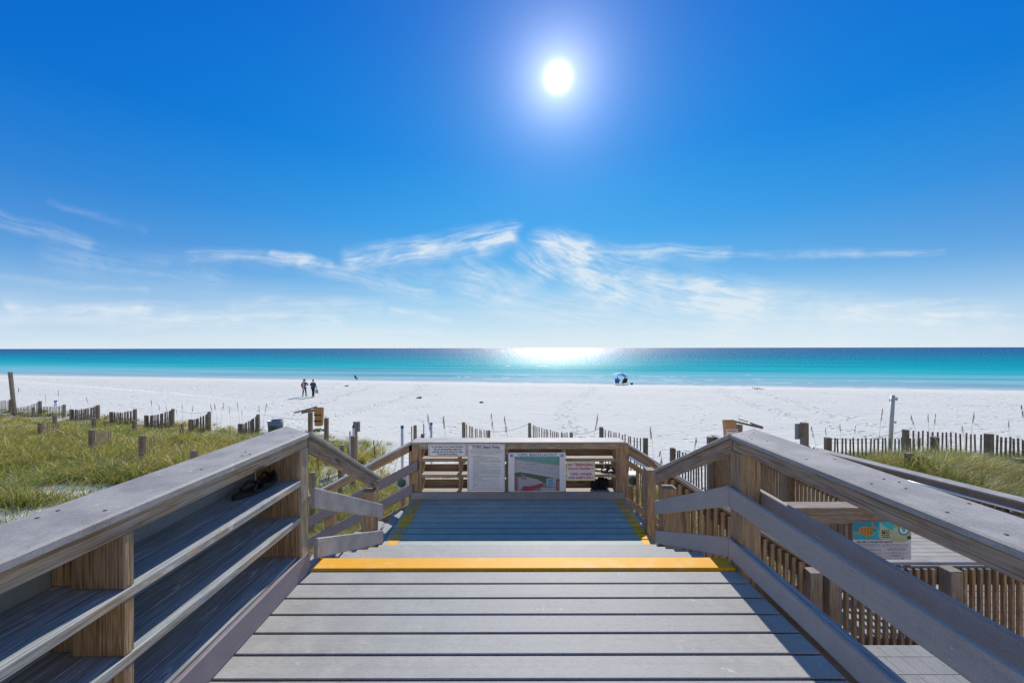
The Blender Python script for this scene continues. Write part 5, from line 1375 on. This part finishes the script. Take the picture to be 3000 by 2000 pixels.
def seated(label, base, rot, top, pants):
    t_ = thing('person', label, 'person', tuple(base)); R = Matrix.Rotation(rot, 3, 'Z')
    def P(x, y, z): return tuple(R @ V((x, y, z)))
    n = {'pel': (P(0, -0.1, 0.36), (0.16, 0.12)), 'ch': (P(0, -0.24, 0.72), (0.18, 0.12)), 'nb': (P(0, -0.27, 0.86), 0.07), 'nk': (P(0, -0.27, 0.92), 0.052), 'hl': (P(0, -0.25, 1.0), (0.08, 0.09)), 'hm': (P(0, -0.25, 1.07), (0.085, 0.095)), 'ht': (P(0, -0.26, 1.14), 0.055)}
    e = [('pel', 'ch'), ('ch', 'nb'), ('nb', 'nk'), ('nk', 'hl'), ('hl', 'hm'), ('hm', 'ht')]
    for sd, k in ((-1, 'l'), (1, 'r')):
        n[k+'hp'] = (P(sd*0.11, 0.0, 0.36), 0.085); n[k+'kn'] = (P(sd*0.13, 0.36, 0.42), 0.062); n[k+'an'] = (P(sd*0.13, 0.62, 0.08), 0.042); n[k+'to'] = (P(sd*0.14, 0.78, 0.06), 0.035)
        n[k+'sh'] = (P(sd*0.2, -0.24, 0.8), 0.062); n[k+'el'] = (P(sd*0.31, -0.1, 0.56), 0.046); n[k+'wr'] = (P(sd*0.24, 0.13, 0.58), 0.03)
        e += [('pel', k+'hp'), (k+'hp', k+'kn'), (k+'kn', k+'an'), (k+'an', k+'to'), ('ch', k+'sh'), (k+'sh', k+'el'), (k+'el', k+'wr')]
        hand(n, e, k+'wr', V(n[k+'wr'][0])-V(n[k+'el'][0]), P(1, 0, 0), k+'h')
    skin_mesh('body', n, e, 'pel', 'skin', t_, 1)
    def sub(keys, infl, name, mat, root):
        nn = {}
        for k in keys:
            r = n[k][1]; r = r if isinstance(r, tuple) else (r, r); nn[k] = (n[k][0], (r[0]*infl+.006, r[1]*infl+.006))
        return skin_mesh(name, nn, [q for q in e if q[0] in keys and q[1] in keys], root, mat, t_, 1)
    sub(['pel', 'ch', 'nb', 'lsh', 'lel', 'lwr', 'rsh', 'rel', 'rwr'], 1.13, 'jacket', top, 'ch'); sub(['pel', 'lhp', 'lkn', 'lan', 'rhp', 'rkn', 'ran'], 1.12, 'trousers', pants, 'pel')
    mb = MB(); mb.lathe(V(base)+V(P(0, -0.27, 1.07)), [(0.1*math.cos(a), 0.115*math.sin(a)) for a in np.linspace(-0.5, 1.5, 8)], 14); mb.build('hair', 'hair', t_)
def at_(x, D):
    X = (x-1500)/F*D; return V((X, D, gz(X, D)))
a_ = at_(1807, sD-0.2); beach_chair('royal blue beach chair under the umbrella, left one', a_, -0.25, 'royal', 1.0)
seated('person in a dark top sitting in the royal blue chair under the umbrella', a_+V((0.12, 0.02, -0.03)), -0.25, 'dark', 'charcoal')
b_ = at_(1829, sD); beach_chair('dark beach chair under the umbrella, right one', b_, 0.1, 'dark', 1.05)
seated('person in dark clothes sitting in the dark chair under the umbrella', b_+V((0, 0.02, -0.03)), 0.1, 'charcoal', 'dark')
u0 = at_(1819, sD-0.1)
t_ = thing('beach_umbrella', 'open blue beach umbrella shading two chairs at the water edge', 'umbrella', tuple(u0))
topz = CAMZ-(1091-yh(1819))/F*sD
mb = MB(); mb.tube([u0+V((0, 0, -0.1)), V((u0.x-0.05, u0.y, topz))], 0.02, 8); mb.build('pole', 'metal', t_)
ax = Matrix.Rotation(0.16, 3, 'Y')
for k in range(8):
    mb = MB(); c = V((u0.x-0.05, u0.y, topz)); n = 5; rows = []
    for i in range(7):
        rr = 1.06*i/6; zz = -0.42*(i/6)**1.7; row = []
        for j in range(n):
            a = 2*math.pi*(k+j/(n-1))/8; row.append(c+ax @ V((rr*math.cos(a), rr*math.sin(a), zz-0.03*math.sin(math.pi*j/(n-1))*(i/6))))
        rows.append(row)
    for r_ in rows:
        for p in r_: mb.v.append(p); mb.g.append(tuple(p)); mb.t.append(1)
    for i in range(6):
        for j in range(n-1): mb.f.append([i*n+j, i*n+j+1, (i+1)*n+j+1, (i+1)*n+j]); mb.smooth.append(True)
    mb.build('canopy_panel', 'skyblue' if k in (2, 4, 5) else ('royal' if k != 3 else 'white'), t_)
c = at_(1851.5, sD-0.1)
t_ = thing('cooler_bag', 'small dark cooler bag on the sand right of the umbrella', 'bag', tuple(c))
mb = MB(); mb.box(c+V((-0.17, -0.12, 0)), (0.33, 0.05, 0.03), (-0.03, 0.22, 0), (-0.03, 0, 0.26), 0.03); mb.build('bag_body', 'dark', t_)
mb = MB(); mb.tube([c+V((0.12*math.cos(a), 0, 0.26+0.08*math.sin(a))) for a in np.linspace(0, math.pi, 8)], 0.01, 6); mb.build('handle', 'dark', t_)

# ------------------------------------------------------------------ sea oats
def oats(proto_n=4):
    out = []
    for s in range(proto_n):
        g = random.Random(50+s); t_ = thing('sea_oats', '', 'plant', (0, 0, 0)); H = 1.0; lean = 0.16+0.06*s
        pts = [V((lean*u**2, 0.03*u, H*(u-0.06*u**3))) for u in np.linspace(0, 1, 12)]
        mb = MB(); mb.tube(pts, [0.008*(1-0.65*u) for u in np.linspace(0, 1, 12)], 5); mb.build('stem', 'oat', t_)
        mb = MB()
        for k in range(15):
            u = g.uniform(0.8, 1.0); i = min(10, int(u*11)); p = pts[i].lerp(pts[i+1], u*11-i)
            d = V((g.uniform(-0.02, 0.07), g.uniform(-0.03, 0.03), -g.uniform(0.01, 0.05)))*(1.5-u)
            mb.tube([p, p+d*0.7, p+d+V((0.006, 0, -0.025)), p+d+V((0.01, 0, -0.05))], [0.002, 0.006, 0.007, 0.001], 4)
        mb.build('seed_head', 'oathead', t_); out.append(t_)
    return out
M['oat'] = plain('oat_stem', (0.25, 0.19, 0.1), 0.8); M['oathead'] = plain('oat_seeds', (0.2, 0.13, 0.075), 0.9)
protos = oats(); used = set()
spots = []
for (tx, ty_, D, H) in [(155, 240, 25, 1.6), (495, 265, 24, 1.7), (380, 310, 24, 1.4), (745, 325, 23, 1.2), (1300, 350, 21, 1.3), (1365, 395, 21, 1.0), (1430, 400, 21, .9), (1510, 430, 20, .9), (1565, 385, 20.5, 1.1), (1655, 400, 20, 1.1), (1720, 480, 19.5, .8), (1815, 385, 20, 1.2), (1855, 380, 20, 1.3), (1920, 375, 20, 1.3), (1965, 405, 19.5, 1.1), (2035, 370, 19.5, 1.3), (2080, 435, 19, .9), (2225, 400, 18.5, 1.3), (2290, 380, 18.5, 1.4)]:
    spots.append((*L_(tx, ty_), D, H, 'thin dry sea oats stalk rising above the left dune fence line', 'sea oats along the left dune'))
for (x, y, D, H, lab) in [(1253, 1207, 12, 1.3, 0), (1300, 1212, 12, 1.2, 0), (1440, 1208, 12, 1.2, 0), (1478, 1215, 12, 1.1, 0), (1752, 1210, 12, 1.2, 0), (1908, 1245, 11, 1.0, 0), (1938, 1318, 8.5, .8, 0), (2042, 1278, 9.5, 1.0, 0), (1022, 1300, 10, 1.0, 0), (930, 1330, 8, 1.0, 0), (1094, 1285, 9, 1.0, 0)]:
    spots.append((x, y, D, H, 'thin dry sea oats stalk standing beyond the landing railing', 'sea oats beyond the landing'))
for (x, y, D, H) in [(2382, 1246, 11.6, .9), (2412, 1247, 11.7, .9), (2457, 1236, 11.5, 1.0), (2508, 1245, 11.6, .9), (2590, 1194, 11.5, 1.3), (*R_(550, 295), 12, 1.1), (*R_(730, 270), 12, 1.1), (*R_(875, 290), 12, 1.1), (*R_(1220, 440), 12, .8), (*R_(1425, 255), 12, 1.2), (*R_(1850, 370), 11.5, 1.0), (*R_(2050, 160), 11.5, 1.5)]:
    spots.append((x, y, D, H, 'thin dry sea oats stalk rising over the right dune fence', 'sea oats along the right dune'))
for i, (x, y, D, H, lab, grp) in enumerate(spots):
    p = pd(x, y, D); k = i % 4
    o = protos[k] if k not in used else copy_tree(protos[k]); used.add(k)
    rz = random.choice([math.pi, math.pi+0.4, math.pi-0.5, 2.6, 0.2]) ; g_ = gz(p.x, p.y)
    h = max(p.z-g_, 0.5)/0.94
    lean = 0.16+0.06*k
    hx = min(h*0.34, 0.6); o.location = (p.x-math.cos(rz)*lean*hx, p.y, g_-0.02); o.rotation_euler = (0, 0, rz); o.scale = (hx, hx, h)
    o['label'] = lab; o['group'] = grp

# seaweed and little plants on the sand
M['weed'] = plain('seaweed', (0.09, 0.07, 0.045), 0.9, 0, 0.4, 20); M['leaf'] = plain('beach_leaf', (0.1, 0.16, 0.05), 0.7, 0, 0.4, 20)
for (x, y, wd, mat, nm, lab) in ((1230, 1166, 0.4, 'weed', 'seaweed_clump', 'dark seaweed clump on the open sand left of centre'), (2222, 1139.5, 0.7, 'weed', 'seaweed_clump', 'dark seaweed clump near the water right of the umbrella'),
        (1015, 1131, 0.35, 'weed', 'seaweed_clump', 'small seaweed clump near the water below the lone chair'), (934, 1262, 0.5, 'leaf', 'beach_plant', 'small leafy green plant on the sand under the paper bag'), (1410, 1180, 0.2, 'weed', 'seaweed_clump', 'small dark seaweed scrap on the sand straight ahead')):
    c = gp(x, y, 8, 90); g = random.Random(int(x)); mb = MB()
    for k in range(42):
        p = c+V((g.gauss(0, 0.33)*wd, g.gauss(0, 0.5)*wd, 0.0)); a = g.uniform(0, 6.28); l = g.uniform(0.08, 0.2)*(0.6+wd*0.5); w_ = 0.02+0.02*wd
        d_ = V((math.cos(a), math.sin(a), 0)); n_ = V((-d_.y, d_.x, 0)); up = g.uniform(0.03, 0.14)
        mb.poly([p-n_*w_, p+n_*w_, p+d_*l*0.6+n_*w_*0.8+V((0, 0, up)), p+d_*l+V((0, 0, up*0.6)), p+d_*l*0.6-n_*w_*0.8+V((0, 0, up))])
    o = mb.build(nm, mat); rebase(o, c); tag(o, lab, 'seaweed' if nm[0] == 's' else 'plant')

# low string lines between stakes on the beach
mb = MB()
def rope(x0, y0, x1, y1, D0, D1, sag, label):
    mb = MB(); a = pd(x0, y0, D0); b = pd(x1, y1, D1)
    mb.tube([a.lerp(b, u)-V((0, 0, sag*math.sin(math.pi*u))) for u in np.linspace(0, 1, 14)], 0.006, 5)
    o = mb.build('string_line', 'oat'); rebase(o, a); tag(o, label, 'string', 'strings tied between fence posts')
rope(505, 1200, 613, 1206, 22, 21, 0.12, 'thin string sagging between two posts of the left dune fence')
rope(766, 1213, 950, 1228, 20.3, 17.5, 0.1, 'thin string from the last left fence run to the post by the bag stand')
rope(1432, 1263, 1551, 1240, 15.5, 15, 0.12, 'thin string between the fence runs above the map sign')
rope(1673, 1268, 1761, 1252, 14.6, 12.6, 0.1, 'thin string between the fence runs above the right rack shelf')
rope(2424, 1283, 2652, 1259, 11.5, 12.6, 0.15, 'thin string running to the rear fence on the right dune')

# ------------------------------------------------------------------ world, sun, camera
SUNPX = (1636, 227)
sd_ = V(((SUNPX[0]-1500)/F, 1.0, (yh(SUNPX[0])-SUNPX[1])/F)).normalized()
elev = math.asin(sd_.z); az = math.atan2(sd_.x, sd_.y)
print('sun', math.degrees(elev), math.degrees(az))
w = bpy.data.worlds.new('World'); sc.world = w; w.use_nodes = True
t = NT(w.node_tree); bg = w.node_tree.nodes['Background']; bg.inputs['Strength'].default_value = 0.1
sky = t.node('ShaderNodeTexSky', sky_type='NISHITA'); sky.sun_disc = False
sky.sun_elevation = elev; sky.sun_rotation = az; sky.air_density = 1.0; sky.dust_density = 0.3; sky.ozone_density = 2.5
d = t.node('ShaderNodeTexCoord').outputs['Generated']
dx, dy, dz = t.sep(d)
el = t.math('ARCSINE', dz)
eln = t.math('DIVIDE', el, math.pi/2)
def s2l(c): return tuple(((v/255)/12.92 if v/255 <= 0.04045 else ((v/255+0.055)/1.055)**2.4) for v in c)
grad = t.ramp(eln, [(0.0, s2l((216, 231, 241))), (0.035, s2l((190, 218, 240))), (0.10, s2l((130, 188, 237))), (0.18, s2l((84, 161, 234))), (0.28, s2l((34, 134, 226))), (0.42, s2l((8, 112, 214))), (0.52, s2l((4, 100, 200))), (0.75, s2l((90, 150, 192)))], 'LINEAR')
grad9 = t.vmath('SCALE', grad, None, 10.0)
base = t.mix(0.95, sky.outputs[0], grad9)
base = t.mix(1.0, base, (0.30, 0.97, 0.98, 1), 'MULTIPLY')
base = t.mix(t.mr(dz, 0.0, 0.48, 1.0, 0.0), base, grad9)
# darker, deeper blue away from the sun's bearing
ca = t.vmath('DOT_PRODUCT', d, tuple(sd_)); ang = t.math('ARCCOSINE', t.math('MINIMUM', ca, 0.999999))
angd = t.math('MULTIPLY', ang, 180/math.pi)
dark = t.math('ADD', t.mr(angd, 12, 60, 1.08, 0.62), t.mr(dz, 0.0, 0.22, 0.36, 0.0))
dark = t.math('MINIMUM', dark, 1.08)
base = t.mix(1.0, base, t.comb(dark, t.math('POWER', dark, 0.85), t.math('POWER', dark, 0.35)), 'MULTIPLY')
# cirrus in direction space
dyc = t.math('MAXIMUM', dy, 0.05)
u = t.math('DIVIDE', dx, dyc); v = t.math('DIVIDE', dz, dyc)
p0 = t.comb(u, v, 0)
wn = t.node('ShaderNodeTexNoise'); t.put(wn.inputs['Vector'], t.vmath('MULTIPLY', p0, (1.0, 3.0, 0))); wn.inputs['Scale'].default_value = 4.5; wn.inputs['Detail'].default_value = 4
warp = t.vmath('MULTIPLY', t.vmath('SUBTRACT', wn.outputs['Color'], (0.5, 0.5, 0.5)), (0.10, 0.045, 0))
p1 = t.vmath('ADD', p0, warp)
def pv(x, y): return ((x-1500)/F, (yh(x)-y)/F, 0.0)
FAM = {}
mid_ = t.noise(t.vmath('MULTIPLY', p1, (10, 17, 0)), 1.0, 7, 0.62, 0.4)
for a_ in (9, 0, -13, -36):
    ca_, sa_ = math.cos(math.radians(a_)), math.sin(math.radians(a_))
    al = t.math('ADD', t.math('MULTIPLY', t.sep(p1)[0], ca_), t.math('MULTIPLY', t.sep(p1)[1], sa_))
    ac = t.math('ADD', t.math('MULTIPLY', t.sep(p1)[0], -sa_), t.math('MULTIPLY', t.sep(p1)[1], ca_))
    fb = t.noise(t.comb(t.math('MULTIPLY', al, 6.5), t.math('MULTIPLY', ac, 80), a_), 1.0, 7, 0.6, 0.25)
    fb = t.math('ADD', t.math('MULTIPLY', fb, 0.62), t.math('MULTIPLY', mid_, 0.5))
    FAM[a_] = t.mr(fb, 0.38, 0.84, 0.05, 1.35)
tot = None
segs = [(1040, 758, 1240, 728, 26, 1.0), (1240, 728, 1490, 690, 26, 1.0), (1400, 720, 1500, 695, 12, .8), (1590, 712, 1700, 735, 26, .95), (1700, 735, 2110, 742, 17, .7), (2110, 742, 2760, 742, 9, .45),
        (1370, 770, 1500, 845, 30, .42), (1530, 745, 1595, 790, 20, .55), (1595, 790, 1540, 850, 22, .4), (1640, 740, 1790, 850, 46, .75), (1760, 820, 2150, 910, 66, .8), (2100, 900, 2900, 950, 50, .6), (1400, 840, 1700, 930, 50, .4), (1700, 790, 2100, 830, 16, .5),
        (1900, 820, 2130, 850, 12, .4), (570, 752, 900, 762, 16, .6), (800, 745, 960, 760, 10, .7), (880, 765, 1250, 865, 20, .6), (1130, 790, 1380, 840, 34, .3), (0, 642, 260, 708, 16, .34), (130, 592, 430, 672, 9, .15), (150, 742, 620, 800, 36, .26),
        (20, 892, 420, 908, 12, .75), (400, 908, 990, 940, 16, .75), (0, 925, 700, 950, 15, .45), (0, 812, 430, 850, 9, .3), (700, 880, 1100, 900, 16, .4), (1140, 912, 1320, 945, 8, .6), (1430, 890, 1640, 915, 24, .35), (1640, 918, 1860, 950, 9, .65),
        (2480, 905, 2810, 872, 8, .45), (2700, 925, 3000, 922, 5, .4), (750, 955, 1300, 972, 8, .4), (1700, 975, 2100, 985, 8, .3), (2050, 880, 2800, 990, 40, .3)]
for (x0, y0, x1, y1, wd, st) in segs:
    a = V(pv(x0, y0)); b = V(pv(x1, y1)); ab = b-a
    pa = t.vmath('SUBTRACT', p1, tuple(a))
    h = t.math('DIVIDE', t.vmath('DOT_PRODUCT', pa, tuple(ab)), ab.dot(ab), clamp=True)
    q = t.vmath('SUBTRACT', pa, t.vmath('SCALE', tuple(ab), None, h))
    dd = t.vmath('LENGTH', q)
    k = t.mr(dd, 0.0, wd*2.1/F, st, 0.0)
    sa = math.degrees(math.atan2(ab.y, ab.x)); fa = min(FAM, key=lambda q_: abs(q_-sa)); k = t.math('MULTIPLY', k, FAM[fa])
    tot = k if tot is None else t.math('ADD', tot, k)
cl = t.math('MULTIPLY', tot, 0.82)
veil = t.math('MULTIPLY', t.mr(v, 0.0, 0.22, 0.75, 0.0), t.mr(t.noise(t.vmath('MULTIPLY', p1, (2.2, 22, 0)), 1.0, 6, 0.6), 0.36, 0.75, 0.05, 0.6))
cl = t.math('ADD', cl, veil)
cl = t.math('MULTIPLY', t.math('MINIMUM', cl, 0.84), t.mr(dy, 0.1, 0.35))
col = t.mix(cl, base, (7.6, 8.4, 9.0, 1))
# bank of bright cloud added unseen behind the viewpoint as fill light
nn = t.noise(t.vmath('MULTIPLY', d, (2.2, 2.2, 4.0)), 1.0, 6, 0.6, 0.4)
fill_bank = t.math('MULTIPLY', t.mr(dy, -0.05, -0.5), t.math('MULTIPLY', t.mr(nn, 0.36, 0.5), t.math('MULTIPLY', t.mr(dz, 0.0, 0.08), t.mr(dz, 0.35, 0.62, 1.0, 0.0))))
col = t.mix(fill_bank, col, (8.5, 7.9, 6.9, 1))
# light round the sun itself
g1 = t.math('MULTIPLY', t.math('EXPONENT', t.math('MULTIPLY', t.math('POWER', t.math('DIVIDE', angd, 0.95), 2.0), -1.0)), 45)
g2 = t.math('MULTIPLY', t.math('EXPONENT', t.math('DIVIDE', angd, -2.6)), 10.0)
g3 = t.math('MULTIPLY', t.math('EXPONENT', t.math('DIVIDE', angd, -7.0)), 3.0)
glow = t.math('ADD', g1, g2)
col = t.mix(1.0, col, t.vmath('SCALE', (1, 1, 1), None, glow), 'ADD')
col = t.mix(1.0, col, t.vmath('SCALE', (0.85, 0.85, 1.0), None, g3), 'ADD')
t.put(bg.inputs['Color'], col)

sl = bpy.data.lights.new('sun', 'SUN'); sl.energy = 5.0; sl.angle = math.radians(0.53); sl.color = (1.0, 0.935, 0.83)
so = bpy.data.objects.new('sun', sl); COL.objects.link(so)
so.rotation_euler = (-sd_).to_track_quat('-Z', 'Y').to_euler(); so.location = (5, 10, 20)

cam = bpy.data.cameras.new('camera'); co = bpy.data.objects.new('camera', cam); COL.objects.link(co)
cam.lens = F/3000*36; cam.sensor_width = 36; cam.shift_y = 19.2/3000; cam.clip_end = 100000; cam.clip_start = 0.05
co.location = (0, 0, CAMZ)
roll = math.radians(0.0974)
co.rotation_euler = (Matrix.Rotation(math.radians(90), 3, 'X') @ Matrix.Rotation(-roll, 3, 'Z')).to_euler()
sc.camera = co
for o in bpy.data.objects:
    if '_o' in o: del o['_o']
sc.view_settings.view_transform = 'Standard'; sc.view_settings.look = 'None'; sc.view_settings.exposure = 0
sc.cycles.max_bounces = 6; sc.cycles.diffuse_bounces = 4; sc.cycles.glossy_bounces = 2; sc.cycles.transparent_max_bounces = 4
sc.cycles.use_denoising = True
